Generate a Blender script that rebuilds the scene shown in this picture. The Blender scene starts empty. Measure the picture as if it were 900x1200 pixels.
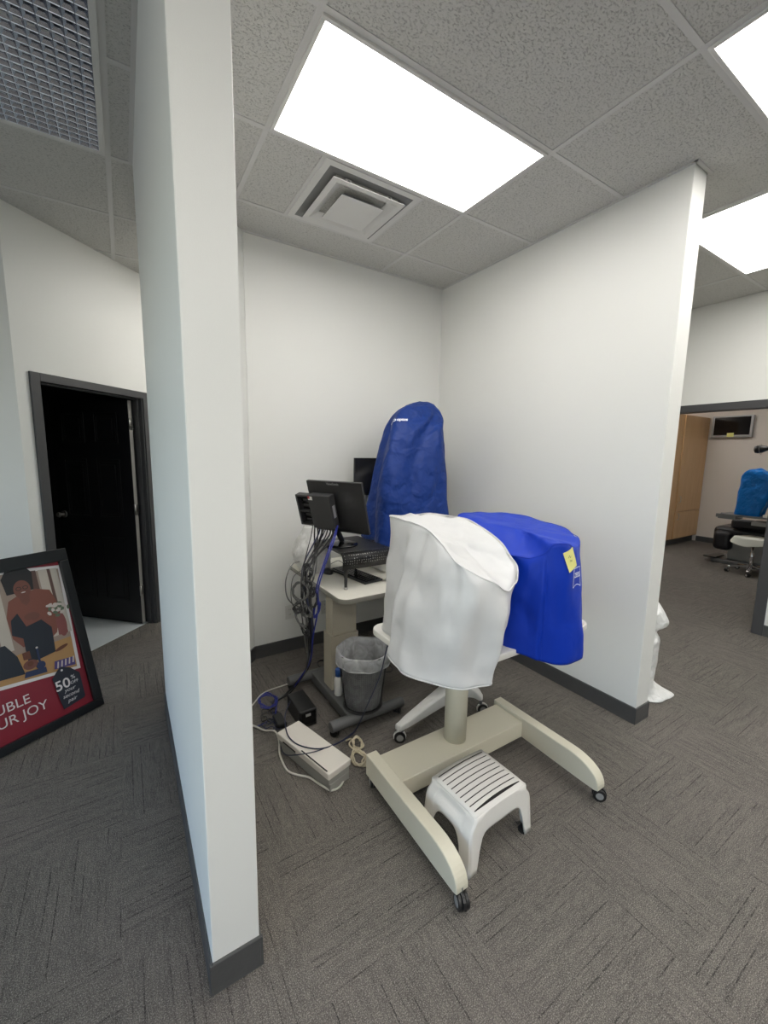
import bpy, bmesh, math, random
from mathutils import Vector, Matrix, noise
from mathutils.bvhtree import BVHTree
random.seed(7)
R = math.radians
PI = math.pi
sc = bpy.context.scene
C = sc.collection
H = 3.047            # ceiling height

# ------------------------------------------------------------------ materials
def lin(c):
    return tuple(((v/255.0)/12.92 if v/255.0 <= .04045 else ((v/255.0+.055)/1.055)**2.4) for v in c)

class NT:
    def __init__(s, name):
        s.m = bpy.data.materials.new(name); s.m.use_nodes = True
        s.t = s.m.node_tree; s.t.nodes.clear()
        s.out = s.n('ShaderNodeOutputMaterial')
    def n(s, typ, **kw):
        nd = s.t.nodes.new(typ)
        for k, v in kw.items():
            if k == 'ins':
                for a, b in v.items(): nd.inputs[a].default_value = b
            else: setattr(nd, k, v)
        return nd
    def l(s, a, b): s.t.links.new(a, b)
    def math(s, op, a, b=None, c=None):
        nd = s.n('ShaderNodeMath', operation=op)
        for i, v in enumerate((a, b, c)):
            if v is None: continue
            if isinstance(v, (int, float)): nd.inputs[i].default_value = v
            else: s.l(v, nd.inputs[i])
        return nd.outputs[0]
    def mix(s, f, a, b):
        nd = s.n('ShaderNodeMix', data_type='RGBA')
        for i, v in ((0, f), (6, a), (7, b)):
            if isinstance(v, (int, float)): nd.inputs[i].default_value = v
            elif isinstance(v, tuple): nd.inputs[i].default_value = (*v, 1)
            else: s.l(v, nd.inputs[i])
        return nd.outputs[2]
    def ramp(s, f, stops):
        nd = s.n('ShaderNodeValToRGB'); e = nd.color_ramp.elements
        while len(e) < len(stops): e.new(.5)
        for i, (p, c) in enumerate(stops): e[i].position = p; e[i].color = (*c, 1) if isinstance(c, tuple) else (c, c, c, 1)
        s.l(f, nd.inputs[0]); return nd.outputs[0]

def mat(name, rgb, rough=.5, metal=0, noise_scale=0, noise_amt=0, bump=0, bump_scale=200, spec=.5, alpha=None, emit=None, sheen=0, coat=0):
    t = NT(name); b = t.n('ShaderNodeBsdfPrincipled'); t.l(b.outputs[0], t.out.inputs[0])
    c = lin(rgb); b.inputs['Base Color'].default_value = (*c, 1)
    b.inputs['Roughness'].default_value = rough; b.inputs['Metallic'].default_value = metal
    b.inputs['Specular IOR Level'].default_value = spec
    if sheen: b.inputs['Sheen Weight'].default_value = sheen
    if coat: b.inputs['Coat Weight'].default_value = coat
    tc = t.n('ShaderNodeTexCoord')
    if noise_scale:
        nz = t.n('ShaderNodeTexNoise', ins={'Scale': noise_scale, 'Detail': 4}); t.l(tc.outputs['Object'], nz.inputs['Vector'])
        d = tuple(max(0, v*(1-noise_amt)) for v in c); u = tuple(min(1, v*(1+noise_amt)) for v in c)
        t.l(t.mix(nz.outputs[0], d, u), b.inputs['Base Color'])
    if bump:
        nz = t.n('ShaderNodeTexNoise', ins={'Scale': bump_scale, 'Detail': 3}); t.l(tc.outputs['Object'], nz.inputs['Vector'])
        bp = t.n('ShaderNodeBump', ins={'Strength': bump, 'Distance': .002}); t.l(nz.outputs[0], bp.inputs['Height']); t.l(bp.outputs[0], b.inputs['Normal'])
    if alpha is not None: b.inputs['Alpha'].default_value = alpha
    if emit:
        b.inputs['Emission Color'].default_value = (*emit[0], 1); b.inputs['Emission Strength'].default_value = emit[1]
    return t.m

WALL = mat('wall_paint', (226, 226, 222), .5, bump=.12, bump_scale=350, noise_scale=1.5, noise_amt=.012)
WALLX = mat('exam_wall_paint', (222, 214, 206), .6, bump=.1, bump_scale=350)
UNLITWALL = mat('back_room_shade', (70, 70, 72), .8)  # dark grey stands in for the room being unlit
TRIM = mat('charcoal_trim_paint', (66, 66, 68), .45, bump=.1, bump_scale=120)
BASE = mat('charcoal_rubber_base', (76, 76, 76), .34, noise_scale=30, noise_amt=.1, bump=.25, bump_scale=90)
DOORM = mat('black_door_paint', (26, 26, 29), .38, bump=.15, bump_scale=150)
DEDGE = mat('door_edge_paint', (150, 148, 144), .6)
VINYL = mat('white_vinyl', (205, 212, 215), .35, noise_scale=6, noise_amt=.03)
NICKEL = mat('brushed_nickel', (190, 188, 184), .28, 1, bump=.05)
CHROME = mat('chrome', (225, 225, 228), .09, 1, noise_scale=5, noise_amt=.02)
TEE = mat('ceiling_tee_enamel', (206, 205, 203), .5, noise_scale=9, noise_amt=.02)
CREAM = mat('cream_enamel', (210, 205, 186), .42, bump=.1, bump_scale=260, noise_scale=3, noise_amt=.02)
TOPW = mat('white_laminate', (228, 226, 219), .35, noise_scale=4, noise_amt=.015)
DTOP = mat('desk_laminate', (222, 219, 208), .3, noise_scale=60, noise_amt=.02)
EDGE = mat('desk_edge_band', (128, 126, 117), .5, noise_scale=30, noise_amt=.04)
TAN = mat('beige_enamel', (172, 165, 148), .45, noise_scale=3, noise_amt=.02)
DGREY = mat('dark_grey_enamel', (92, 93, 93), .45, bump=.1, noise_scale=5, noise_amt=.04)
WPLAST = mat('white_plastic', (232, 231, 227), .3, noise_scale=8, noise_amt=.01)
STOOLW = mat('stool_plastic', (226, 223, 217), .42, bump=.12, bump_scale=500, noise_scale=5, noise_amt=.015)
GREYP = mat('grey_plastic', (140, 140, 138), .4, noise_scale=8, noise_amt=.05)
BLACKP = mat('black_plastic', (28, 28, 29), .38, bump=.15, bump_scale=600)
BLACKG = mat('glossy_black_plastic', (14, 14, 15), .12, noise_scale=4, noise_amt=.05)
GUN = mat('dark_grey_case', (46, 46, 47), .42, bump=.1, bump_scale=500)
SCREEN = mat('dark_screen', (8, 8, 12), .08, noise_scale=4, noise_amt=.05)
RUB = mat('black_rubber', (30, 30, 30), .75, bump=.1)
CABK = mat('black_cable', (30, 30, 32), .4, noise_scale=20, noise_amt=.05)
CABG = mat('grey_cable', (92, 92, 90), .45, noise_scale=20, noise_amt=.05)
CABB = mat('blue_cable', (36, 44, 128), .35, noise_scale=20, noise_amt=.05)
CABN = mat('navy_cable', (34, 40, 66), .4, noise_scale=20, noise_amt=.05)
CABW = mat('white_cable', (205, 203, 194), .45, noise_scale=20, noise_amt=.05)
CABC = mat('cream_cable', (186, 176, 152), .5, noise_scale=20, noise_amt=.05)
BOXW = mat('white_painted_metal', (216, 211, 202), .4, noise_scale=8, noise_amt=.02)
BOXG = mat('grey_painted_metal', (150, 149, 143), .45, noise_scale=8, noise_amt=.03)
SLOT = mat('dark_slot', (30, 28, 26), .7, noise_scale=20, noise_amt=.1)
YEL = mat('yellow_note_paper', (226, 222, 140), .8, noise_scale=15, noise_amt=.03)
INK = mat('pencil_ink', (110, 110, 70), .8, noise_scale=20, noise_amt=.1)
WTHR = mat('white_thread', (225, 228, 240), .6, noise_scale=60, noise_amt=.05)
MAPLE_L = mat('outlet_plastic', (206, 205, 200), .35, noise_scale=10, noise_amt=.01)
WINFR = mat('window_frame_paint', (60, 62, 64), .4, noise_scale=5, noise_amt=.03)
SILVER = mat('silver_plastic', (170, 170, 172), .3, .4, noise_scale=9, noise_amt=.02)
LEATH = mat('black_leatherette', (20, 19, 24), .38, bump=.3, bump_scale=160)
PAPER = mat('white_paper', (216, 216, 206), .8, bump=.3, bump_scale=60)
STEEL = mat('satin_steel', (128, 130, 132), .35, .7, noise_scale=12, noise_amt=.05)
HATCH = mat('white_ceiling_metal', (214, 213, 210), .4, noise_scale=5, noise_amt=.02)
VDARK = mat('vent_interior', (130, 130, 130), .8, noise_scale=9, noise_amt=.1)
BLUECAP = mat('blue_cap_plastic', (40, 86, 160), .35, noise_scale=9, noise_amt=.05)

def cloth(name, rgb, rough, weave, wrinkle, sheen=.1, fold_scale=7):
    t = NT(name); b = t.n('ShaderNodeBsdfPrincipled'); t.l(b.outputs[0], t.out.inputs[0])
    tc = t.n('ShaderNodeTexCoord')
    n0 = t.n('ShaderNodeTexNoise', ins={'Scale': 9, 'Detail': 3}); t.l(tc.outputs['Object'], n0.inputs['Vector'])
    c = lin(rgb); t.l(t.mix(n0.outputs[0], tuple(v*.93 for v in c), tuple(min(1, v*1.06) for v in c)), b.inputs['Base Color'])
    b.inputs['Roughness'].default_value = rough; b.inputs['Sheen Weight'].default_value = sheen; b.inputs['Specular IOR Level'].default_value = .3 if rgb[0] < 100 else .5
    n1 = t.n('ShaderNodeTexNoise', ins={'Scale': fold_scale, 'Detail': 2, 'Distortion': .3}); t.l(tc.outputs['Object'], n1.inputs['Vector'])
    n2 = t.n('ShaderNodeTexNoise', ins={'Scale': 900, 'Detail': 1}); t.l(tc.outputs['Object'], n2.inputs['Vector'])
    b1 = t.n('ShaderNodeBump', ins={'Strength': wrinkle, 'Distance': .03}); t.l(n1.outputs[0], b1.inputs['Height'])
    b2 = t.n('ShaderNodeBump', ins={'Strength': weave, 'Distance': .0006}); t.l(n2.outputs[0], b2.inputs['Height']); t.l(b1.outputs[0], b2.inputs['Normal'])
    t.l(b2.outputs[0], b.inputs['Normal'])
    return t.m
CL_W = cloth('white_cover_vinyl', (207, 207, 207), .42, .2, .45, 0, 5)
CL_B = cloth('royal_blue_nylon', (0, 50, 172), .5, .35, .35, 0)
CL_D = cloth('navy_blue_nylon', (9, 48, 120), .55, .35, .9, 0, 11)
CL_P = cloth('sky_blue_plastic', (8, 112, 196), .3, .05, .8, 0, 14)
CL_T = cloth('white_bag_plastic', (226, 226, 224), .35, .05, .8, 0, 16)

def liner_mat(name, rgb, a):
    t = NT(name); b = t.n('ShaderNodeBsdfPrincipled', ins={'Roughness': .3}); tr = t.n('ShaderNodeBsdfTransparent')
    b.inputs['Base Color'].default_value = (*lin(rgb), 1)
    tc = t.n('ShaderNodeTexCoord'); n1 = t.n('ShaderNodeTexNoise', ins={'Scale': 18, 'Detail': 2, 'Distortion': 1.0}); t.l(tc.outputs['Object'], n1.inputs['Vector'])
    bp = t.n('ShaderNodeBump', ins={'Strength': .4, 'Distance': .01}); t.l(n1.outputs[0], bp.inputs['Height']); t.l(bp.outputs[0], b.inputs['Normal'])
    f = t.ramp(n1.outputs[0], [(.3, max(0, a-.12)), (.7, min(1, a+.12))])
    mx = t.n('ShaderNodeMixShader'); t.l(f, mx.inputs[0]); t.l(tr.outputs[0], mx.inputs[1]); t.l(b.outputs[0], mx.inputs[2]); t.l(mx.outputs[0], t.out.inputs[0])
    return t.m
LINER = liner_mat('clear_bin_liner', (214, 216, 218), .45)
BAGT = liner_mat('frosted_plastic_bag', (228, 228, 226), .7)

def wire_mesh_mat():
    t = NT('black_wire_mesh'); b = t.n('ShaderNodeBsdfPrincipled', ins={'Roughness': .4}); tr = t.n('ShaderNodeBsdfTransparent')
    b.inputs['Base Color'].default_value = (*lin((30, 30, 32)), 1)
    tc = t.n('ShaderNodeTexCoord'); sp = t.n('ShaderNodeSeparateXYZ'); t.l(tc.outputs['Object'], sp.inputs[0])
    an = t.math('MULTIPLY', t.math('ARCTAN2', sp.outputs[1], sp.outputs[0]), 38.0)
    zz = t.math('MULTIPLY', sp.outputs[2], 330.0)
    s1 = t.math('SINE', t.math('ADD', an, zz)); s2 = t.math('SINE', t.math('SUBTRACT', an, zz))
    hole = t.math('GREATER_THAN', t.math('MULTIPLY', s1, s2), .12)
    hole2 = t.math('ADD', t.math('MULTIPLY', hole, .12), .38)
    mx = t.n('ShaderNodeMixShader'); t.l(hole2, mx.inputs[0]); t.l(b.outputs[0], mx.inputs[1]); t.l(tr.outputs[0], mx.inputs[2]); t.l(mx.outputs[0], t.out.inputs[0])
    return t.m
WIRE = wire_mesh_mat()

def perf_mat():      # perforated black steel
    t = NT('perforated_black_steel'); b = t.n('ShaderNodeBsdfPrincipled', ins={'Roughness': .35, 'Metallic': .2}); t.l(b.outputs[0], t.out.inputs[0])
    tc = t.n('ShaderNodeTexCoord'); v = t.n('ShaderNodeTexVoronoi', ins={'Scale': 62, 'Randomness': .25}); t.l(tc.outputs['Object'], v.inputs['Vector'])
    r = t.ramp(v.outputs['Distance'], [(.16, lin((135, 135, 132))), (.30, lin((20, 20, 21)))])
    t.l(r, b.inputs['Base Color'])
    return t.m
PERF = perf_mat()

def carpet_mat():
    t = NT('grey_carpet_tile'); b = t.n('ShaderNodeBsdfPrincipled', ins={'Roughness': .95}); t.l(b.outputs[0], t.out.inputs[0])
    b.inputs['Specular IOR Level'].default_value = .15
    tc = t.n('ShaderNodeTexCoord'); sp = t.n('ShaderNodeSeparateXYZ'); t.l(tc.outputs['Object'], sp.inputs[0])
    u = t.math('DIVIDE', t.math('SUBTRACT', sp.outputs[0], 1.90), .5); v = t.math('DIVIDE', t.math('SUBTRACT', sp.outputs[1], .90), .5)
    fu = t.math('FLOOR', u); fv = t.math('FLOOR', v)
    par = t.math('FLOORED_MODULO', t.math('ADD', fu, fv), 2.0)       # 1 -> stripes along x
    # along / across coordinates in tile
    al = t.n('ShaderNodeMix', data_type='FLOAT'); t.l(par, al.inputs[0]); t.l(sp.outputs[1], al.inputs[2]); t.l(sp.outputs[0], al.inputs[3])
    ac = t.n('ShaderNodeMix', data_type='FLOAT'); t.l(par, ac.inputs[0]); t.l(sp.outputs[0], ac.inputs[2]); t.l(sp.outputs[1], ac.inputs[3])
    tile = t.n('ShaderNodeCombineXYZ'); t.l(fu, tile.inputs[0]); t.l(fv, tile.inputs[1])
    wn = t.n('ShaderNodeTexWhiteNoise', noise_dimensions='2D'); t.l(tile.outputs[0], wn.inputs['Vector'])
    def streak(sa, sc_, det, off):
        cb = t.n('ShaderNodeCombineXYZ'); t.l(t.math('MULTIPLY', al.outputs[0], sa), cb.inputs[0]); t.l(t.math('MULTIPLY', ac.outputs[0], sc_), cb.inputs[1])
        t.l(t.math('MULTIPLY', wn.outputs[0], 50.0+off), cb.inputs[2])
        nz = t.n('ShaderNodeTexNoise', ins={'Scale': 1, 'Detail': det}); t.l(cb.outputs[0], nz.inputs['Vector']); return nz.outputs[0]
    s1 = streak(30, 150, 2, 0); s3 = streak(6, 34, 1, 3); sx = streak(170, 40, 1, 9)
    acs = t.math('ADD', t.math('DIVIDE', ac.outputs[0], .036), t.math('MULTIPLY', wn.outputs[0], 3.0))
    ri = t.math('FLOOR', acs); wr_ = t.n('ShaderNodeTexWhiteNoise', noise_dimensions='2D'); cw = t.n('ShaderNodeCombineXYZ'); t.l(ri, cw.inputs[0]); t.l(wn.outputs[0], cw.inputs[1]); t.l(cw.outputs[0], wr_.inputs['Vector'])
    fr = t.math('SUBTRACT', t.math('FRACT', acs), t.math('ADD', .2, t.math('MULTIPLY', wr_.outputs[0], .6)))
    thin = t.math('LESS_THAN', t.math('ABSOLUTE', fr), .055)
    cm = t.n('ShaderNodeCombineXYZ'); t.l(t.math('MULTIPLY', al.outputs[0], 3.2), cm.inputs[0]); t.l(t.math('MULTIPLY', wr_.outputs[0], 40.0), cm.inputs[1]); t.l(fu, cm.inputs[2])
    mk = t.n('ShaderNodeTexNoise', ins={'Scale': 1, 'Detail': 1}); t.l(cm.outputs[0], mk.inputs['Vector'])
    brk = t.ramp(mk.outputs[0], [(.46, 0.), (.56, 1.)])
    edge = t.ramp(streak(60, 30, 2, 21), [(.38, .25), (.55, 1.)])
    fine = t.n('ShaderNodeTexNoise', ins={'Scale': 320, 'Detail': 2}); t.l(tc.outputs['Object'], fine.inputs['Vector'])
    big = t.n('ShaderNodeTexNoise', ins={'Scale': 1.3, 'Detail': 2}); t.l(tc.outputs['Object'], big.inputs['Vector'])
    base = t.mix(t.ramp(s1, [(.3, 0.), (.7, 1.)]), lin((92, 89, 84)), lin((122, 117, 110)))
    base = t.mix(t.math('MULTIPLY', t.ramp(sx, [(.35, 1.), (.6, 0.)]), .35), base, lin((74, 71, 67)))
    c2 = t.mix(t.math('MULTIPLY', t.ramp(s3, [(.35, 0.), (.7, 1.)]), .30), base, lin((138, 131, 123)))
    line = t.math('MULTIPLY', t.math('MULTIPLY', thin, brk), edge)
    c3 = t.mix(t.math('MULTIPLY', line, .85), c2, lin((40, 38, 37)))
    c4 = t.mix(t.math('MULTIPLY', t.ramp(fine.outputs[0], [(.35, 1.), (.6, 0.)]), .6), c3, lin((50, 49, 47)))
    c5 = t.mix(t.math('MULTIPLY', t.ramp(fine.outputs[0], [(.52, 0.), (.72, 1.)]), .45), c4, lin((184, 180, 175)))
    c6 = t.mix(t.math('MULTIPLY', t.ramp(big.outputs[0], [(.4, 0.), (.7, 1.)]), .15), c5, lin((120, 108, 108)))
    t.l(c6, b.inputs['Base Color'])
    hs = t.math('ADD', t.math('MULTIPLY', fine.outputs[0], .5), t.math('MULTIPLY', s1, .6)); hs = t.math('SUBTRACT', hs, t.math('MULTIPLY', line, .5))
    bp = t.n('ShaderNodeBump', ins={'Strength': .6, 'Distance': .004}); t.l(hs, bp.inputs['Height']); t.l(bp.outputs[0], b.inputs['Normal'])
    return t.m
CARPET = carpet_mat()

def tile_mat():
    t = NT('fissured_ceiling_tile'); b = t.n('ShaderNodeBsdfPrincipled', ins={'Roughness': .95}); t.l(b.outputs[0], t.out.inputs[0])
    b.inputs['Specular IOR Level'].default_value = .1
    tc = t.n('ShaderNodeTexCoord')
    mp = t.n('ShaderNodeMapping'); mp.inputs['Scale'].default_value = (1.0, 1.7, 1); t.l(tc.outputs['Object'], mp.inputs[0])
    n1 = t.n('ShaderNodeTexNoise', ins={'Scale': 88, 'Detail': 2, 'Roughness': .6, 'Distortion': .6}); t.l(mp.outputs[0], n1.inputs['Vector'])
    n2 = t.n('ShaderNodeTexNoise', ins={'Scale': 170, 'Detail': 2}); t.l(tc.outputs['Object'], n2.inputs['Vector'])
    pit = t.ramp(n1.outputs[0], [(.37, 1.), (.44, 0.)])
    dots = t.ramp(n2.outputs[0], [(.30, 1.), (.38, 0.)])
    c = t.mix(n2.outputs[0], lin((196, 195, 191)), lin((214, 213, 209)))
    c = t.mix(t.math('MULTIPLY', pit, .34), c, lin((110, 110, 107))); c = t.mix(t.math('MULTIPLY', dots, .35), c, lin((120, 120, 118)))
    t.l(c, b.inputs['Base Color'])
    h = t.math('SUBTRACT', t.math('MULTIPLY', n1.outputs[0], .6), t.math('MULTIPLY', pit, .8))
    bp = t.n('ShaderNodeBump', ins={'Strength': .7, 'Distance': .004}); t.l(h, bp.inputs['Height']); t.l(bp.outputs[0], b.inputs['Normal'])
    return t.m
TILE = tile_mat()

def wood_mat():
    t = NT('maple_laminate'); b = t.n('ShaderNodeBsdfPrincipled', ins={'Roughness': .4}); t.l(b.outputs[0], t.out.inputs[0])
    tc = t.n('ShaderNodeTexCoord'); mp = t.n('ShaderNodeMapping'); mp.inputs['Scale'].default_value = (22, 22, 1.6); t.l(tc.outputs['Object'], mp.inputs[0])
    n1 = t.n('ShaderNodeTexNoise', ins={'Scale': 1, 'Detail': 5}); t.l(mp.outputs[0], n1.inputs['Vector'])
    t.l(t.mix(n1.outputs[0], lin((192, 152, 106)), lin((220, 184, 140))), b.inputs['Base Color'])
    return t.m
WOOD = wood_mat()

def emit_mat(name, rgb, s):
    t = NT(name); e = t.n('ShaderNodeEmission', ins={'Strength': s}); e.inputs[0].default_value = (*rgb, 1)
    tc = t.n('ShaderNodeTexCoord'); n1 = t.n('ShaderNodeTexNoise', ins={'Scale': 500}); t.l(tc.outputs['Object'], n1.inputs['Vector'])
    t.l(t.mix(n1.outputs[0], tuple(v*.985 for v in rgb), rgb), e.inputs[0])
    t.l(e.outputs[0], t.out.inputs[0]); return t.m
LAMP = emit_mat('lit_troffer_diffuser', (1.0, .975, .93), 11.5)

def glass_mat():
    t = NT('window_glass'); g = t.n('ShaderNodeBsdfGlossy', ins={'Roughness': .02}); tr = t.n('ShaderNodeBsdfTransparent'); tr.inputs[0].default_value = (.94, .97, .98, 1)
    mx = t.n('ShaderNodeMixShader', ins={0: .08}); t.l(tr.outputs[0], mx.inputs[1]); t.l(g.outputs[0], mx.inputs[2]); t.l(mx.outputs[0], t.out.inputs[0]); return t.m
GLASS = glass_mat()
LOUV = mat('parabolic_louver_aluminium', (205, 210, 220), .14, 1, noise_scale=60, noise_amt=.06)

# ------------------------------------------------------------------ mesh builder
class MB:
    def __init__(s): s.v = []; s.f = []; s.m = []; s.mats = []; s.smooth = []
    def mi(s, m):
        if m not in s.mats: s.mats.append(m)
        return s.mats.index(m)
    def add(s, vs, fs, m, smooth=False, M=None):
        k = len(s.v); i = s.mi(m)
        s.v += [(M @ Vector(v)) if M else Vector(v) for v in vs]
        for f in fs: s.f.append([k+j for j in f]); s.m.append(i); s.smooth.append(smooth)
        return s
    def box(s, a, b, m, M=None):
        (x0, y0, z0), (x1, y1, z1) = a, b
        vs = [(x0,y0,z0),(x1,y0,z0),(x1,y1,z0),(x0,y1,z0),(x0,y0,z1),(x1,y0,z1),(x1,y1,z1),(x0,y1,z1)]
        return s.add(vs, [(0,3,2,1),(4,5,6,7),(0,1,5,4),(1,2,6,5),(2,3,7,6),(3,0,4,7)], m, False, M)
    def prism(s, poly, z0, z1, m, M=None, smooth=False):     # poly in xy, ccw
        n = len(poly); vs = [(x, y, z0) for x, y in poly]+[(x, y, z1) for x, y in poly]
        fs = [tuple(range(n))[::-1], tuple(range(n, 2*n))]
        k = len(s.v); s.add(vs, fs, m, False, M)
        i = s.mi(m)
        for j in range(n):
            s.f.append([k+j, k+(j+1) % n, k+n+(j+1) % n, k+n+j]); s.m.append(i); s.smooth.append(smooth)
        return s
    def poly(s, pts, m, M=None): return s.add(pts, [tuple(range(len(pts)))], m, False, M)
    def lathe(s, prof, m, c=(0,0,0), n=28, M=None, cap0=True, cap1=True, ov=1.0):   # prof: (r, z)
        vs = []; fs = []
        for r, z in prof:
            for i in range(n):
                a = 2*PI*i/n; vs.append((c[0]+r*math.cos(a), c[1]+r*ov*math.sin(a), c[2]+z))
        for j in range(len(prof)-1):
            for i in range(n): fs.append((j*n+i, j*n+(i+1) % n, (j+1)*n+(i+1) % n, (j+1)*n+i))
        s.add(vs, fs, m, True, M)
        k = len(s.v)-len(vs); i0 = s.mi(m)
        if cap0 and prof[0][0] > 1e-5: s.f.append([k+i for i in range(n)][::-1]); s.m.append(i0); s.smooth.append(False)
        if cap1 and prof[-1][0] > 1e-5: s.f.append([k+(len(prof)-1)*n+i for i in range(n)]); s.m.append(i0); s.smooth.append(False)
        return s
    def cyl(s, p0, p1, r0, m, r1=None, n=20):
        p0 = Vector(p0); p1 = Vector(p1); d = p1-p0; q = d.to_track_quat('Z', 'Y').to_matrix().to_4x4(); q.translation = p0
        return s.lathe([(r0, 0), (r1 if r1 is not None else r0, d.length)], m, n=n, M=q)
    def tube(s, pts, r, m, n=8, closed=False):
        P = smooth_path(pts, closed); N = len(P); vs = []; fs = []
        up = Vector((0, 0, 1)); prev = None
        for i, p in enumerate(P):
            a = P[(i-1) % N] if (i or closed) else P[i]; b = P[(i+1) % N] if (i < N-1 or closed) else P[i]
            t = (b-a).normalized() if (b-a).length > 1e-9 else Vector((0, 0, 1))
            if prev is None: x = t.orthogonal().normalized()
            else:
                x = prev-t*prev.dot(t); x = x.normalized() if x.length > 1e-6 else t.orthogonal().normalized()
            prev = x; y = t.cross(x)
            for j in range(n):
                an = 2*PI*j/n; vs.append(p+(x*math.cos(an)+y*math.sin(an))*r)
        for i in range(N if closed else N-1):
            for j in range(n): fs.append((i*n+j, i*n+(j+1) % n, ((i+1) % N)*n+(j+1) % n, ((i+1) % N)*n+j))
        if not closed: fs.append(tuple(range(n))[::-1]); fs.append(tuple(range((N-1)*n, N*n)))
        return s.add(vs, fs, m, True)
    def build(s, name, parent=None, bevel=0, seg=2, solid=0, sub=0):
        me = bpy.data.meshes.new(name); off = Vector((0, 0, 0))
        if parent: off = wloc(parent)
        me.from_pydata([tuple(v-off) for v in s.v], [], s.f)
        for m in s.mats: me.materials.append(m)
        for p, mi, sm in zip(me.polygons, s.m, s.smooth): p.material_index = mi; p.use_smooth = sm
        me.update()
        o = bpy.data.objects.new(name, me); C.objects.link(o)
        if parent: o.parent = parent
        if solid: q = o.modifiers.new('solid', 'SOLIDIFY'); q.thickness = solid; q.offset = 0
        if sub: q = o.modifiers.new('sub', 'SUBSURF'); q.levels = sub; q.render_levels = sub
        if bevel:
            q = o.modifiers.new('bevel', 'BEVEL'); q.width = bevel; q.segments = seg; q.limit_method = 'ANGLE'; q.angle_limit = R(40); q.harden_normals = False
        return o

def wloc(o):
    p = Vector(o.location)
    while o.parent: o = o.parent; p += Vector(o.location)
    return p
def cr(p0, p1, p2, p3, t):
    return .5*((2*p1)+(p2-p0)*t+(2*p0-5*p1+4*p2-p3)*t*t+(3*p1-p0-3*p2+p3)*t**3)
def smooth_path(pts, closed=False, k=6):
    P = [Vector(p) for p in pts]; n = len(P)
    if n < 3: return P
    out = []
    for i in range(n if closed else n-1):
        g = (lambda j: P[j % n]) if closed else (lambda j: P[min(max(j, 0), n-1)])
        for j in range(k): out.append(cr(g(i-1), g(i), g(i+1), g(i+2), j/k))
    if not closed: out.append(P[-1])
    return out
def rrect(x0, y0, x1, y1, r, n=6):
    o = []
    for cx, cy, a in ((x1-r, y0+r, -90), (x1-r, y1-r, 0), (x0+r, y1-r, 90), (x0+r, y0+r, 180)):
        for i in range(n+1):
            t = R(a+90*i/n); o.append((cx+r*math.cos(t), cy+r*math.sin(t)))
    return o
def thing(name, label, cat, loc=(0, 0, 0), group=None):
    o = bpy.data.objects.new(name, None); o.empty_display_size = .1; C.objects.link(o); o.location = loc
    return tag(o, label, cat, group)
def tag(o, label, cat, group=None, kind=None):
    o['label'] = label; o['category'] = cat
    if group: o['group'] = group
    if kind: o['kind'] = kind
    return o
def struct(o): o['kind'] = 'structure'; return o

def text_mesh(txt, size, m, align='CENTER', shear=0, bold=0, extr=0):
    cu = bpy.data.curves.new('lettering', 'FONT'); cu.body = txt; cu.size = size; cu.align_x = align; cu.align_y = 'CENTER'
    cu.shear = shear; cu.offset = bold; cu.extrude = extr; cu.resolution_u = 4
    o = bpy.data.objects.new('tmp', cu); C.objects.link(o); bpy.context.view_layer.update()
    me = bpy.data.meshes.new_from_object(o.evaluated_get(bpy.context.evaluated_depsgraph_get()))
    bpy.data.objects.remove(o)
    return [v.co.copy() for v in me.vertices], [tuple(p.vertices) for p in me.polygons]

def lettering(name, parent, M, txt, size, m, **kw):
    vs, fs = text_mesh(txt, size, m, **kw); b = MB(); b.add(vs, fs, m, False, M); return b.build(name, parent)

def frame_M(o, x, y):
    x = Vector(x).normalized(); y = Vector(y); y = (y-x*y.dot(x)).normalized(); z = x.cross(y)
    M = Matrix((x, y, z)).transposed().to_4x4(); M.translation = Vector(o); return M

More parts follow.
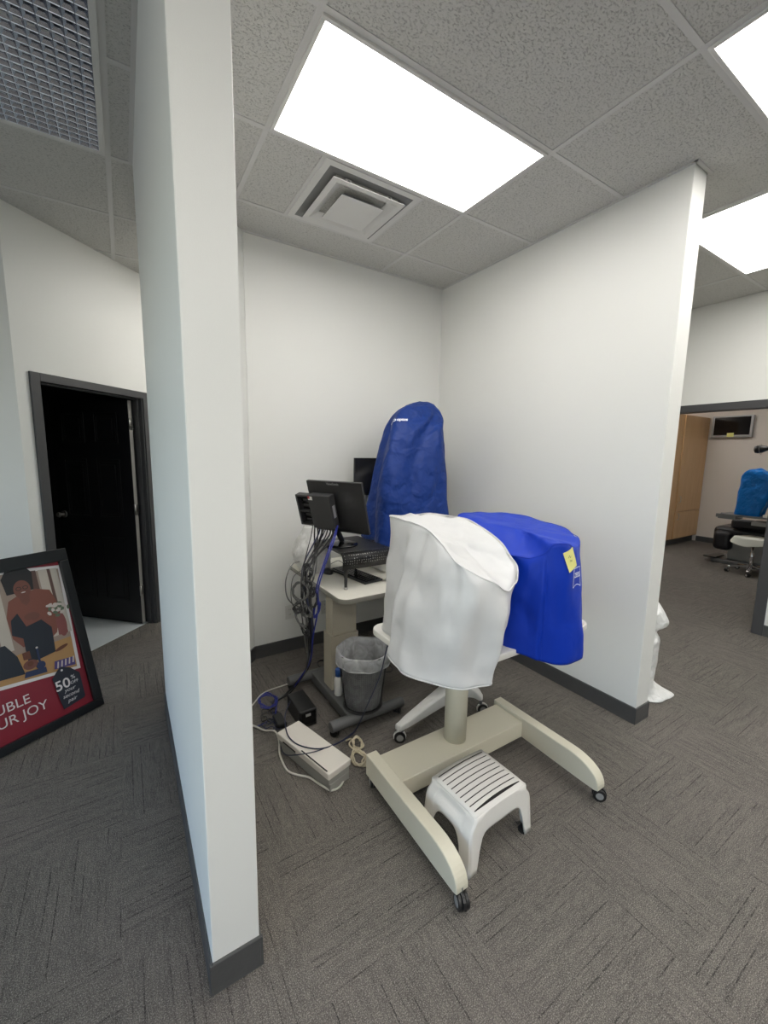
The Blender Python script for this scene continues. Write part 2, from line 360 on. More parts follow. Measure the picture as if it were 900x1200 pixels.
# cloth cover: rings of control points bottom -> top, closed with a cap
def cover(name, rings, m, cap_rise=.0, nu=9, nv=9, wr=.006, seed=0, foldn=7, foldamp=.004, captuck=None, capw=2.2, folds=(), sharp=True):
    nr = len(rings); N = len(rings[0]); grid = []
    Rg = [[Vector(p) for p in r] for r in rings]
    cen = sum(Rg[-1], Vector())/N; cen = cen+Vector((0, 0, cap_rise))
    if captuck: cen += Vector(captuck)
    for f in (.55, .12): Rg.append([cen+(p-cen)*f+Vector((0, 0, cap_rise*(1-f)*.2)) for p in Rg[nr-1]])
    K = len(Rg)
    def row(j, u):
        i = int(u); t = u-i; r = Rg[min(max(j, 0), K-1)]
        return cr(r[(i-1) % N], r[i % N], r[(i+1) % N], r[(i+2) % N], t)
    rows = []
    for j in range(K-1):
        kk = nv if j < nr-1 else 5
        for q in range(kk):
            t = q/kk; rr = []
            for a in range(N*nu):
                u = a/nu; p0 = row(j-1, u); p1 = row(j, u); p2 = row(j+1, u); p3 = row(j+2, u)
                if j == nr-1: p0 = p1*2-p2            # crisp seam round the top
                if j == nr-2: p3 = p2*2-p1
                rr.append(cr(p0, p1, p2, p3, t))
            rows.append((rr, min(1.0, (j+t)/(nr-1))))
    rows.append(([row(K-1, a/nu) for a in range(N*nu)], 1.0))
    W = N*nu; vs = []
    c2 = sum((p for p in rows[0][0]), Vector())/W
    for rr, h in rows:
        for a, p in enumerate(rr):
            d = Vector((p.x-cen.x, p.y-cen.y, 0)); d = d.normalized() if d.length > .02 else Vector((0, 0, 0))
            n1 = noise.noise(p*6.0+Vector((seed, 0, 0))); n2 = noise.noise(p*14.0+Vector((0, seed, 0)))
            fold = math.sin(a/W*2*PI*foldn+seed+2.5*noise.noise(p*3.0))*(1-h)
            fo = 0.0
            for u0, u1, fw, fa, h0, h1 in folds:       # u at hem, u at top, width, height, range along the height
                if h < h0 or h > h1 or h >= 1: continue
                hh = (h-h0)/(h1-h0); uc = u0+(u1-u0)*h+.12*noise.noise(Vector((h*4, u0, seed))); du = (a/nu-uc+N/2) % N-N/2
                fo += fa*(math.exp(-abs(du)/fw) if fa > 0 and sharp else math.exp(-(du/fw)**2))*min(1, 5*hh if h0 > 0 else 1)*min(1, 5*(1-hh) if h1 < 1 else 1)*(1 if h < .93 else (1-h)/.07)
            p = p+d*fo
            n3 = abs(noise.noise(Vector((p.x*9, p.y*9, p.z*4))+Vector((seed*2, 3, 1))))
            vs.append(p+d*(wr*n1*1.6+wr*.7*n2+foldamp*fold-wr*1.2*n3)+Vector((0, 0, wr*.8*n2*(1 if h > .9 else .15)-(wr*capw*abs(noise.noise(p*8.0+Vector((1, seed, 2)))) if h >= 1 else 0))))
    fs = []; L = len(rows)
    for j in range(L-1):
        for a in range(W): fs.append((j*W+a, j*W+(a+1) % W, (j+1)*W+(a+1) % W, (j+1)*W+a))
    fs.append(tuple(range((L-1)*W, L*W)))
    b = MB(); b.add(vs, fs, m, True); base = Vector((c2.x, c2.y, min(v.z for v in vs)))
    return b, base, BVHTree.FromPolygons(vs, fs), rows, vs, W

def cover_thing(name, label, cat, rings, m, **kw):
    b, base, bvh, rows, vs, W = cover(name, rings, m, **kw)
    o = b.build(name); 
    for v in o.data.vertices: v.co -= base
    o.location = base; q = o.modifiers.new('solid', 'SOLIDIFY'); q.thickness = .0025
    tag(o, label, cat); return o, bvh, rows, vs, W

def decal(name, parent, M, vs, fs, m, bvh, lift=.0025):
    z = (M.to_3x3() @ Vector((0, 0, 1))).normalized(); out = []
    for v in vs:
        p = M @ Vector(v); h = bvh.ray_cast(p+z*.25, -z)
        out.append((h[0] if h[0] else p)+z*lift)
    b = MB(); b.add(out, fs, m); return b.build(name, parent)

# ------------------------------------------------------------------ the setting
b = MB(); b.add([(-5, -4.6, 0), (9.8, -4.6, 0), (9.8, 7, 0), (-5, 7, 0), (-5, -4.6, -.1), (9.8, -4.6, -.1), (9.8, 7, -.1), (-5, 7, -.1)],
      [(0,1,2,3),(7,6,5,4),(0,4,5,1),(1,5,6,2),(2,6,7,3),(3,7,4,0)], CARPET); struct(b.build('floor'))
S2 = math.sqrt(.5)
def dw(s, d, z=0):        # diagonal wall: s along it, d behind it
    return (s*S2-d*S2, 4.02+s*S2+d*S2, z)
def dprism(b, s0, s1, d0, d1, z0, z1, m):
    q = [dw(s0, d0), dw(s1, d0), dw(s1, d1), dw(s0, d1)]
    b.prism([(x, y) for x, y, _ in q], z0, z1, m)

# ceiling slab of lay-in tiles with its tee grid
b = MB(); b.box((-5, -4.6, H), (9.8, 7, H+.1), TILE)
TW = .012
XL = [.643+1.2085*k for k in range(-4, 8)]; YL = [2.075+.6195*k for k in range(-10, 8)]
for y in YL: b.box((-5, y-TW, H-.0036), (9.8, y+TW, H), TEE)
for x in XL:
    if x > .4: b.box((x-TW, -4.6, H-.004), (x+TW, 7, H), TEE)
for x in (.025, -.58, -1.185, -1.79, -2.395, -3.0, -3.6, -4.2): b.box((x-TW, -4.6, H-.004), (x+TW, 7, H), TEE)
for x in (.94, 1.545): b.box((x-TW, YL[10], H-.0042), (x+TW, YL[11], H), TEE)
# wall angles round the nook
for a, c in (((.265, 1.1), (.283, 2.54)), ((2.483, 1.09), (2.5, 3.04)), ((.7, 3.022), (2.5, 3.04)), ((2.483, 1.084), (2.66, 1.102)), ((2.64, 1.1), (2.658, 3.04)), ((.112, 1.09), (.13, 2.7)), ((.112, 1.084), (.283, 1.1))):
    b.box((a[0], a[1], H-.006), (c[0], c[1], H), TEE)
struct(b.build('ceiling'))

# free standing partition left, chamfer, back wall, right partition
def wall(name, fn, m=WALL, bevel=.004):
    b = MB(); fn(b); return struct(b.build(name, bevel=bevel))
wall('wall_left', lambda b: b.prism([(.130, 1.103), (.266, 1.103), (.266, 2.543), (.765, 3.042), (.765, 3.18), (.61, 3.18), (.13, 2.70)], 0, H, WALL))
wall('wall_back', lambda b: b.box((.765, 3.042, 0), (4.83, 3.18, H), WALL))
wall('wall_right', lambda b: b.box((2.50, 1.106, 0), (2.64, 3.042, H), WALL))
# far wall with the wide opening to the exam room
def f(b):
    b.box((4.83, -4.6, 0), (4.95, 1.21, H), WALL); b.box((4.83, 1.21, 2.06), (4.95, 2.98, H), WALL); b.box((4.83, 2.98, 0), (4.95, 3.18, H), WALL)
wall('wall_far_right', f)
wall('wall_exam_far', lambda b: b.box((9.42, -2.5, 0), (9.54, 4.2, H), WALLX), WALLX)
wall('wall_exam_back', lambda b: b.box((4.95, 4.0, 0), (9.42, 4.12, H), WALLX), WALLX)
wall('wall_exam_front', lambda b: b.box((4.95, -2.5, 0), (9.42, -2.38, H), WALLX), WALLX)
# diagonal wall with the door
def f(b):
    dprism(b, -.77, -.634, 0, .12, 0, H, WALL); dprism(b, -.634, .235, 0, .12, 2.035, H, WALL); dprism(b, .235, 2.2, 0, .12, 0, H, WALL)
wall('wall_diagonal', f, bevel=0)
wall('wall_far_left', lambda b: b.box((-4.5, 3.476, 0), (-.545, 3.6, H), WALL), bevel=.001)
wall('wall_corridor_end', lambda b: b.box((1.45, 5.55, 0), (4.95, 5.67, H), WALL))
wall('wall_corridor_side', lambda b: b.box((4.83, 3.18, 0), (4.95, 5.55, H), WALL))
# shop front: side wall with large windows (daylight), wall behind the camera
def f(b):
    b.box((-4.6, -4.6, 0), (-4.5, 3.6, .45), WALL); b.box((-4.6, -4.6, 2.75), (-4.5, 3.6, H), WALL)
    for y0, y1 in ((-4.6, -3.6), (-.15, .15), (3.2, 3.6)): b.box((-4.6, y0, .45), (-4.5, y1, 2.75), WALL)
wall('wall_shopfront', f)
wall('wall_behind', lambda b: b.box((-4.6, -4.72, 0), (4.95, -4.6, H), WALL))
for i, (y0, y1) in enumerate(((-3.6, -.15), (.15, 3.2))):
    b = MB()
    for a, c in (((y0, .45), (y1, .51)), ((y0, 2.69), (y1, 2.75)), ((y0, .45), (y0+.06, 2.75)), ((y1-.06, .45), (y1, 2.75)), (((y0+y1)/2-.03, .45), ((y0+y1)/2+.03, 2.75))):
        b.box((-4.58, a[0], a[1]), (-4.52, c[0], c[1]), WINFR)
    w = struct(b.build('window_%d' % (i+1), bevel=.003))
    g = MB(); g.box((-4.553, y0+.06, .51), (-4.547, y1-.06, 2.69), GLASS); g.build('pane', w)
# back room behind the door, its darkness painted into the wall colour
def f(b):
    dprism(b, -.77, .95, 3.0, 3.1, 0, H, UNLITWALL); dprism(b, -.87, -.77, .12, 3.1, 0, H, UNLITWALL); dprism(b, .95, 1.05, .12, 3.1, 0, H, UNLITWALL)
wall('wall_back_room', f, UNLITWALL)
b = MB(); dprism(b, -.77, .95, .075, 3.0, 0.0005, .004, VINYL); struct(b.build('floor_back_room'))
# baseboards (10 cm rubber cove base)
def base_run(name, segs, h=.102, t=.007):
    b = MB()
    for (x0, y0), (x1, y1) in segs:
        d = Vector((x1-x0, y1-y0, 0)); L = d.length; d.normalize(); n = Vector((d.y, -d.x, 0))       # n = room side (right of travel)
        e = d*(t+.0015)
        P = [Vector((x0, y0, 0))-e, Vector((x1, y1, 0))+e]
        prof = [(0, 0), (t+.002, 0), (t+.002, .003), (t+.0008, .012), (t, .02), (t, h-.004), (t-.002, h-.001), (t-.004, h), (0, h)]
        vs = [p+n*w+Vector((0, 0, z)) for p in P for w, z in prof]; k = len(prof)
        fs = [tuple(range(k)), tuple(range(k, 2*k))[::-1]]+[(j, k+j, k+(j+1) % k, (j+1) % k) for j in range(k)]
        b.add(vs, fs, BASE)
    return struct(b.build(name))
base_run('baseboard_left', [((.13, 2.70), (.13, 1.103)), ((.13, 1.103), (.266, 1.103)), ((.266, 1.103), (.266, 2.543)), ((.266, 2.543), (.765, 3.042))])
base_run('baseboard_back', [((.765, 3.042), (2.5, 3.042)), ((2.64, 3.042), (4.83, 3.042))])
base_run('baseboard_right', [((2.5, 3.042), (2.5, 1.106)), ((2.5, 1.106), (2.64, 1.106)), ((2.64, 1.106), (2.64, 3.042))])
base_run('baseboard_far_right', [((4.83, 1.15), (4.83, -4.6))])
base_run('baseboard_exam', [((9.42, 3.42), (9.42, -2.38)), ((4.95, 3.98), (8.0, 3.98))])
p = dw(-.77, 0); q = dw(-.69, 0); p2 = dw(.297, 0); q2 = dw(2.0, 0)
base_run('baseboard_diagonal', [((p[0], p[1]), (q[0], q[1])), ((p2[0], p2[1]), (q2[0], q2[1]))])
base_run('baseboard_far_left', [((-4.5, 3.476), (-.545, 3.476))])
# door casing and jambs
b = MB()
dprism(b, -.69, -.628, -.016, 0, 0, 2.075, TRIM); dprism(b, .229, .297, -.016, 0, 0, 2.075, TRIM); dprism(b, -.628, .229, -.016, 0, 2.02, 2.075, TRIM)
dprism(b, -.634, -.618, -.004, .13, 0, 2.035, TRIM); dprism(b, .219, .235, -.004, .13, 0, 2.035, TRIM); dprism(b, -.618, .219, -.004, .13, 2.02, 2.035, TRIM)
dprism(b, -.618, -.606, .03, .065, 0, 2.02, TRIM); dprism(b, .207, .219, .03, .065, 0, 2.02, TRIM); dprism(b, -.606, .207, .03, .065, 2.008, 2.02, TRIM)
struct(b.build('trim_1', bevel=.003))
# door leaf, standing open at a right angle into the back room (six raised panels on each face)
b = MB(); s0, s1, d0, d1 = .160, .198, .085, .925
dprism(b, s0, s1, d0, d1, .012, 2.005, DOORM)
def dbox(b, s0, s1, d0, d1, z0, z1, m): dprism(b, s0, s1, d0, d1, z0, z1, m)
for za, zb in ((.22, .80), (.98, 1.50), (1.64, 1.90)):
    for da, db in ((d0+.12, d0+.37), (d0+.47, d0+.72)):
        for k, (o, e) in enumerate(((0, .006), (.022, .003))):
            for q in ((da+o, db-o, za+o, za+o+.012), (da+o, db-o, zb-o-.012, zb-o), (da+o, da+o+.012, za+o, zb-o), (db-o-.012, db-o, za+o, zb-o)):
                dprism(b, s0-e, s0, q[0], q[1], q[2], q[3], DOORM)
        dprism(b, s0-.004, s0, da+.05, db-.05, za+.05, zb-.05, DOORM)
door = struct(b.build('door_1', bevel=.0015))
b = MB(); dprism(b, s0+.002, s1-.002, d0-.0015, d0, .014, 2.0, DEDGE); o = b.build('edge', door); o['label'] = 'unpainted pale grey hinge edge'
for z in (.28, 1.02, 1.76):
    b = MB(); dprism(b, s0-.006, s0+.03, d0-.012, d0-.0015, z, z+.09, NICKEL); x, y, _ = dw(s0-.004, d0-.012); b.cyl((x, y, z), (x, y, z+.09), .007, NICKEL); b.build('hinge', door)
b = MB(); x, y, _ = dw(s0, d1-.07); n = Vector((-S2, -S2, 0)); c = Vector((x, y, .99))
b.cyl(c, c+n*.012, .032, NICKEL); b.cyl(c+n*.012, c+n*.045, .012, NICKEL); b.cyl(c+n*.045, c+n*.052, .014, NICKEL, r1=.026); b.cyl(c+n*.052, c+n*.07, .026, NICKEL, r1=.018); b.build('door_knob', door)
# casing of the wide opening
b = MB()
for x0, x1 in ((4.815, 4.83), (4.95, 4.965)):
    b.box((x0, 1.155, 0), (x1, 1.235, 2.115), TRIM); b.box((x0, 1.235, 2.045), (x1, 3.0, 2.115), TRIM); b.box((x0, 2.955, 0), (x1, 3.03, 2.045), TRIM)
b.box((4.825, 1.205, 0), (4.955, 1.24, 2.06), TRIM); b.box((4.825, 1.24, 2.045), (4.955, 2.96, 2.065), TRIM); b.box((4.825, 2.96, 0), (4.955, 2.99, 2.06), TRIM)
struct(b.build('trim_2', bevel=.003))

# ------------------------------------------------------------------ ceiling fixtures
def troffer(x0, y0, x1, y1, label):
    t = thing('ceiling_light', label, 'ceiling light', ((x0+x1)/2, (y0+y1)/2, H-.012), 'lit ceiling light panels')
    b = MB(); f = .016
    for a, c in (((x0, y0), (x1, y0+f)), ((x0, y1-f), (x1, y1)), ((x0, y0+f), (x0+f, y1-f)), ((x1-f, y0+f), (x1, y1-f))): b.box((*a, H-.012), (*c, H-.0005), HATCH)
    b.build('frame', t, bevel=.002)
    b = MB(); n = 12; vs = []; fs = []
    X0, X1, Y0, Y1 = x0+f, x1-f, y0+f, y1-f
    b.box((X0, Y0, H-.009), (X1, Y1, H-.004), LAMP); b.build('diffuser', t)
for x0, y0, lb in ((.655, 1.468, 'lit white ceiling light panel over the covered machines, beside the square air vent'),
                   (1.863, .229, 'lit white ceiling light panel cut by the top right corner of the photo'),
                   (3.072, .849, 'lit white ceiling light panel just behind the top end of the right partition wall'),
                   (.655, 3.33, 'unseen lit ceiling panel added in the corridor to brighten the diagonal door wall'),  # unseen panel, added to lift the diagonal wall
                   (-.56, -1.01, 'added lit ceiling panel just behind the camera, brightening the end of the tall partition'),  # added out of view to light the partition's end face
                   (.655, -2.87, 'added lit ceiling panel in the second row behind the camera, more light for the partition end'),  # extra unseen panel, also added for the partition end
                   (6.70, 3.33, 'unseen lit ceiling panel added in front of the maple cabinet to brighten the exam room'),  # second exam panel, added behind the header to brighten the room
                   (.655, -1.63, 'lit white ceiling light panel behind the camera, over the open floor'),
                   (3.072, -1.63, 'lit white ceiling light panel nearest the wide opening, behind the camera'),
                   (-1.765, -1.01, 'added lit ceiling panel behind the camera on the shopfront side, brightening the left area'),  # added fill for the dim left side, out of view
                   (-1.765, -3.49, 'added lit ceiling panel in the back corner of the shop, extra fill from behind the camera'),  # added out of view for more light from the left rear
                   (3.072, 3.33, 'lit white ceiling light panel behind the nook, over the corridor'),
                   (6.70, 1.468, 'lit white ceiling light panel inside the exam room')):
    troffer(x0, y0, x0+1.185, y0+.596, lb)

# square air diffuser: flange, stepped cone, hanging plaque
vx, vy = .947, 2.085; V = thing('ceiling_vent', 'square white stepped air vent in the ceiling beside the big light panel', 'air vent', (vx+.298, vy+.298, H-.03))
def sqring(b, r0, z0, r1, z1, m):        # frustum ring between half sizes
    cx, cy = vx+.298, vy+.298; vs = []
    for r, z in ((r0, z0), (r1, z1)): vs += [(cx-r, cy-r, z), (cx+r, cy-r, z), (cx+r, cy+r, z), (cx-r, cy+r, z)]
    b.add(vs, [(j, (j+1) % 4, 4+(j+1) % 4, 4+j) for j in range(4)], m)
b = MB(); sqring(b, .297, H-.001, .297, H-.008, HATCH); sqring(b, .297, H-.008, .262, H-.010, HATCH); sqring(b, .262, H-.010, .20, H-.001, VDARK); b.build('flange', V)
b = MB(); sqring(b, .228, H-.034, .195, H-.032, HATCH); sqring(b, .195, H-.032, .15, H-.008, HATCH); sqring(b, .15, H-.008, .195, H-.028, HATCH); sqring(b, .195, H-.028, .228, H-.031, HATCH); sqring(b, .228, H-.031, .228, H-.034, HATCH); b.build('inner_cone', V, solid=.001)
b = MB(); b.box((vx+.298-.135, vy+.298-.135, H-.048), (vx+.298+.135, vy+.298+.135, H-.042), HATCH); sqring(b, .135, H-.042, .10, H-.012, VDARK); b.build('plaque', V, bevel=.004)
for sx in (-.13, .13):
    b = MB(); cx, cy = vx+.298+sx, vy+.10
    b.box((cx-.018, cy-.012, H-.036), (cx+.018, cy, H-.006), HATCH); b.cyl((cx, cy-.014, H-.02), (cx, cy+.002, H-.02), .008, STEEL); b.build('bracket', V)

# unlit louvred fixture on the left
lx0, ly0, lx1, ly1 = -.568, 1.478, .013, 2.682
t = thing('louvre_light', 'unlit ceiling light with silver egg-crate louvre, left of the tall partition', 'ceiling light', ((lx0+lx1)/2, (ly0+ly1)/2, H-.012))
b = MB(); f = .024
for a, c in (((lx0, ly0), (lx1, ly0+f)), ((lx0, ly1-f), (lx1, ly1)), ((lx0, ly0+f), (lx0+f, ly1-f)), ((lx1-f, ly0+f), (lx1, ly1-f))): b.box((*a, H-.014), (*c, H-.0005), HATCH)
b.build('frame', t, bevel=.002)
b = MB(); X0, X1, Y0, Y1 = lx0+f, lx1-f, ly0+f, ly1-f; nx, ny = 14, 30; zb, zt = H-.013, H-.001
def blade(b, p, q, w):        # parabolic blade between p and q
    d = Vector((q[0]-p[0], q[1]-p[1], 0)).normalized(); n = Vector((-d.y, d.x, 0)); prof = [(0, 0), (.25, .28), (.62, .62), (1, 1)]
    for sgn in (-1, 1):
        vs = []
        for e in (p, q):
            for a, h in prof: vs.append(Vector((e[0], e[1], zb+(zt-zb)*h))+n*sgn*(w*(a**1.4)+.0006))
        k = len(prof); b.add(vs, [(j, j+1, k+j+1, k+j) for j in range(k-1)], LOUV, True)
    b.add([Vector((*p, zb))-n*.0006, Vector((*p, zb))+n*.0006, Vector((*q, zb))+n*.0006, Vector((*q, zb))-n*.0006], [(0, 1, 2, 3)], LOUV)
for i in range(nx+1):
    x = X0+(X1-X0)*i/nx; blade(b, (x, Y0), (x, Y1), .010)
for j in range(ny+1):
    y = Y0+(Y1-Y0)*j/ny; blade(b, (X0, y), (X1, y), .010)
b.build('louvre', t)
b = MB(); b.box((X0, Y0, H-.002), (X1, Y1, H-.0006), LOUV); b.build('reflector', t)

# ------------------------------------------------------------------ helpers for equipment
def castor(root, x, y, r=.024, top=.06, rot=0, m=BLACKP, wheel=BLACKP, w=.012, hub=GREYP):
    c = MB(); c.cyl((x, y, top-.014), (x, y, top+.012), .010, STEEL); ca, sa = math.cos(rot), math.sin(rot)
    ox, oy = x+ca*.012, y+sa*.012
    q = Matrix.Translation((ox, oy, 0)) @ Matrix.Rotation(rot, 4, 'Z')
    prof = []
    for i in range(9):
        a = R(-20+220*i/8); prof.append((math.cos(a)*(r+.004), r+math.sin(a)*(r+.004)))
    vs = [q @ Vector((px, s, pz)) for s in (-.006, .006) for px, pz in prof]
    c.add(vs, [tuple(range(9))[::-1], tuple(range(9, 18))]+[(j, j+1, 10+j, 9+j) for j in range(8)]+[(8, 0, 9, 17)], m)
    h = c.build('castor', root, bevel=.001)
    for s in (-1, 1):
        b = MB(); ax = Vector((-sa, ca, 0)); cen = Vector((ox, oy, r)); a0 = cen+ax*s*.008
        b.cyl(a0, a0+ax*s*w, r, wheel, n=24); b.cyl(a0+ax*s*w, a0+ax*s*(w+.002), r*.6, hub, n=20); b.build('wheel', h, bevel=.002)
    return h

# ------------------------------------------------------------------ cream instrument cart (nearest)
T = thing('instrument_cart', 'cream H-base instrument cart with two dust-covered machines on its white top', 'instrument table', (1.35, 1.3, 0))
def rail(x0, x1):
    prof = [(1.535, .062), (1.535, .168)]
    for i in range(0, 13):
        a = R(90*i/12); prof.append((1.055-.160*math.sin(a), .058+.110*math.cos(a)**.8 if i < 12 else .058))
    prof.append((.915, .052)); prof.append((1.0, .052))
    b = MB(); n = len(prof); vs = [(x, y, z) for x in (x0, x1) for y, z in prof]
    b.add(vs, [tuple(range(n)), tuple(range(n, 2*n))[::-1]]+[(j, n+j, n+(j+1) % n, (j+1) % n) for j in range(n)], CREAM)
    return b.build('side_rail', T, bevel=.005, seg=3)
rail(.89, .947); rail(1.752, 1.809)
b = MB(); b.box((.947, 1.325, .062), (1.752, 1.515, .150), CREAM); b.build('cross_beam', T, bevel=.004, seg=3)
b = MB(); b.lathe([(.056, .150), (.056, .69)], CREAM, (1.352, 1.425, 0), n=40, ov=1.0); b.build('column', T)
b = MB(); b.box((1.12, 1.30, .672), (1.60, 1.58, .690), STEEL); b.build('top_bracket', T, bevel=.003)
b = MB(); b.prism(rrect(.995, 1.15, 2.03, 1.705, .065), .690, .722, TOPW, smooth=True); b.build('table_top', T, bevel=.006, seg=3)
for x, y, a in ((.918, .905, -1.9), (1.778, .915, -.9), (.918, 1.50, 1.2), (1.78, 1.49, .6)): castor(T, x, y, r=.028, top=.062, rot=a)

# covers
white_rings = [[(1.045,1.655,.7245),(1.005,1.50,.7245),(.965,1.44,.700),(.942,1.38,.690),(.948,1.24,.686),(1.025,1.105,.684),(1.165,1.060,.684),(1.215,1.09,.688),(1.275,1.185,.7245),(1.335,1.36,.7245),(1.31,1.58,.7245),(1.17,1.68,.7245)],
 None, None,
 [(1.0668, 1.6200, 1.2921),(1.0387, 1.5000, 1.2946),(1.0514, 1.4200, 1.2862),(1.0598, 1.3400, 1.2722),(1.0533, 1.2200, 1.2235),(1.0632, 1.1200, 1.1730),(1.1503, 1.0600, 1.1125),(1.2567, 1.0500, 1.0642),(1.3761, 1.1200, 1.1060),(1.3862, 1.2200, 1.2033),(1.3972, 1.4500, 1.2765),(1.2944, 1.6200, 1.2903)]]
def lerp_rings(rg, bulges):
    a, z = rg[0], rg[-1]; n = len(rg)-1
    for k in range(1, n):
        t = k/n; rg[k] = [tuple(Vector(p).lerp(Vector(q), t)+Vector(bulges[k-1][i])) for i, (p, q) in enumerate(zip(a, z))]
    return rg
Z3 = (0, 0, 0)
lerp_rings(white_rings, [[Z3, (-.004,0,0), (0,0,0), (-.01,0,0), (-.01,-.01,0), (0,-.01,0), (0,-.015,0), (.01,-.01,0), (-.01,0,0), Z3, Z3, Z3],
                         [Z3, Z3, (.012,.01,0), (-.006,0,0), (-.008,-.012,0), (-.01,-.02,0), (-.01,-.025,0), (.012,-.01,0), (0,0,0), Z3, Z3, Z3]])
wc, wbvh, wrows, wvs, WW = cover_thing('dust_cover', 'white vinyl dust cover over the machine on the left half of the cream cart', 'dust cover', white_rings, CL_W, wr=.009, seed=3, foldn=8, foldamp=.005, captuck=(.03, -.02, -.012), capw=3.2, folds=[(2.2, 2.3, .34, .034, 0, 1), (1.2, 1.3, .40, -.030, 0, .97), (3.2, 4.0, .5, .014, 0, 1), (5.4, 6.0, .35, -.016, .05, .85), (6.1, 6.8, .3, .022, 0, .9), (3.6, 2.8, .2, .012, .0, .7), (5.1, 3.9, .2, .012, .2, .9), (4.4, 4.8, .22, -.014, .35, 1), (3.0, 3.0, .2, -.010, .5, 1), (6.8, 7.2, .3, -.022, 0, .6), (5.0, 5.6, .2, .012, .5, 1)])
# piping along the top seam and hem
def ring_tube(name, parent, vs, W, row, r, m, off=0):
    b = MB(); b.tube([vs[row*W+a] for a in range(0, W, 3)], r, m, n=6, closed=True); return b.build(name, parent)
ring_tube('seam_piping', wc, wvs, WW, 27, .0028, CL_W)
ring_tube('hem', wc, wvs, WW, 0, .0030, CL_W)

blue_rings = [[(1.415,1.62,.7245),(1.405,1.42,.7245),(1.40,1.28,.7245),(1.452,1.13,.702),(1.488,1.07,.692),(1.535,1.012,.686),(1.62,.978,.686),(1.70,.998,.688),(1.765,1.07,.692),(1.87,1.27,.7245),(1.86,1.55,.7245),(1.64,1.68,.7245)],
 None, None,
 [(1.4271, 1.5500, 1.2823),(1.4156, 1.4200, 1.2377),(1.4104, 1.2800, 1.1734),(1.4537, 1.1600, 1.1430),(1.4822, 1.0750, 1.1771),(1.4956, 1.0350, 1.2241),(1.5398, 1.0100, 1.2244),(1.6520, 1.0300, 1.1976),(1.7969, 1.1200, 1.2094),(1.8949, 1.3200, 1.2328),(1.8455, 1.5500, 1.2602),(1.6485, 1.6200, 1.2730)]]
lerp_rings(blue_rings, [[Z3, Z3, Z3, (-.012,-.005,0), (-.008,-.006,0), (0,-.004,0), (0,-.006,0), (.008,-.004,0), (.01,0,0), (.01,0,0), (0,.01,0), Z3]]*2)
bc, bbvh, brows, bvs, BW = cover_thing('dust_cover', 'royal blue dust cover with yellow sticky note on the right half of the cream cart', 'dust cover', blue_rings, CL_B, wr=.006, seed=11, foldn=6, foldamp=.004, cap_rise=.012, folds=[(3.9, 4.0, .20, .012, 0, 1), (3.2, 3.3, .35, -.012, 0, .9), (1.8, 2.6, .4, -.014, .2, 1), (2.6, 3.4, .3, .012, .5, 1), (5.0, 4.4, .25, -.010, .3, .8)])
ring_tube('seam_piping', bc, bvs, BW, 27, .0016, CL_B)
b = MB(); W = BW; col = 4*9+2; b.tube([bvs[r*W+col] for r in range(0, 28, 2)], .0014, CL_B, n=6); b.build('corner_seam', bc)
# sticky note and embroidered badge on the blue cover's front panel
FRX = Vector((.93, -.36, 0)).normalized(); FRN = Vector((-.36, -.93, 0)).normalized()
nc = Vector((1.5724, 1.0200, 1.1543))
Mn = frame_M(nc, Matrix.Rotation(R(20), 3, FRN) @ FRX, Matrix.Rotation(R(20), 3, FRN) @ Vector((0, 0, 1)))
def gridpoly(w, h, n=4):
    vs = [(-w/2+w*i/n, -h/2+h*j/n, 0) for j in range(n+1) for i in range(n+1)]
    return vs, [(j*(n+1)+i, j*(n+1)+i+1, (j+1)*(n+1)+i+1, (j+1)*(n+1)+i) for j in range(n) for i in range(n)]
vs, fs = gridpoly(.062, .088)
sn = decal('sticky_note', None, Mn, vs, fs, YEL, bbvh, .005)
tag(sn, 'yellow sticky note stuck on the front of the royal blue dust cover', 'sticky note')
def strokes(segs, w):
    vs = []; fs = []
    for (x0, y0), (x1, y1) in segs:
        d = Vector((x1-x0, y1-y0, 0)).normalized(); n = Vector((-d.y, d.x, 0))*w/2; k = len(vs)
        vs += [Vector((x0, y0, 0))-n, Vector((x1, y1, 0))-n, Vector((x1, y1, 0))+n, Vector((x0, y0, 0))+n]; fs.append((k, k+1, k+2, k+3))
    return vs, fs
vs, fs = strokes([((-.014, .014), (-.004, .022)), ((-.004, .022), (-.002, .010)), ((-.002, .010), (.006, .016)), ((-.008, -.006), (-.004, .002)), ((-.004, .002), (.0, -.008)), ((.0, -.008), (.006, -.002))], .002)
o = decal('handwriting', sn, Mn, vs, fs, INK, bbvh, .0056)
bcn = Vector((1.6291, 1.0200, 1.0692))
Mb = frame_M(bcn, Matrix.Rotation(R(-4), 3, FRN) @ FRX, Vector((0, 0, 1)))
w, h = .064, .082
vs, fs = strokes([((-w/2, h/2), (w/2, h/2)), ((-w/2, h/2), (-w/2, -h/2)), ((w/2, h/2), (w/2, -h/2)), ((-w/2, -h/2), (-w/4, -h/2+.009)), ((-w/4, -h/2+.009), (0, -h/2+.012)), ((0, -h/2+.012), (w/4, -h/2+.009)), ((w/4, -h/2+.009), (w/2, -h/2))], .0028)
decal('badge_outline', bc, Mb, vs, fs, WTHR, bbvh, .004)
tv, tf = text_mesh('ZEISS', .026, WTHR, shear=.0, bold=.0006); tv = [Vector((v.x*.86, v.y*1.1+.010, 0)) for v in tv]
decal('badge_lettering', bc, Mb, tv, tf, WTHR, bbvh, .0045)

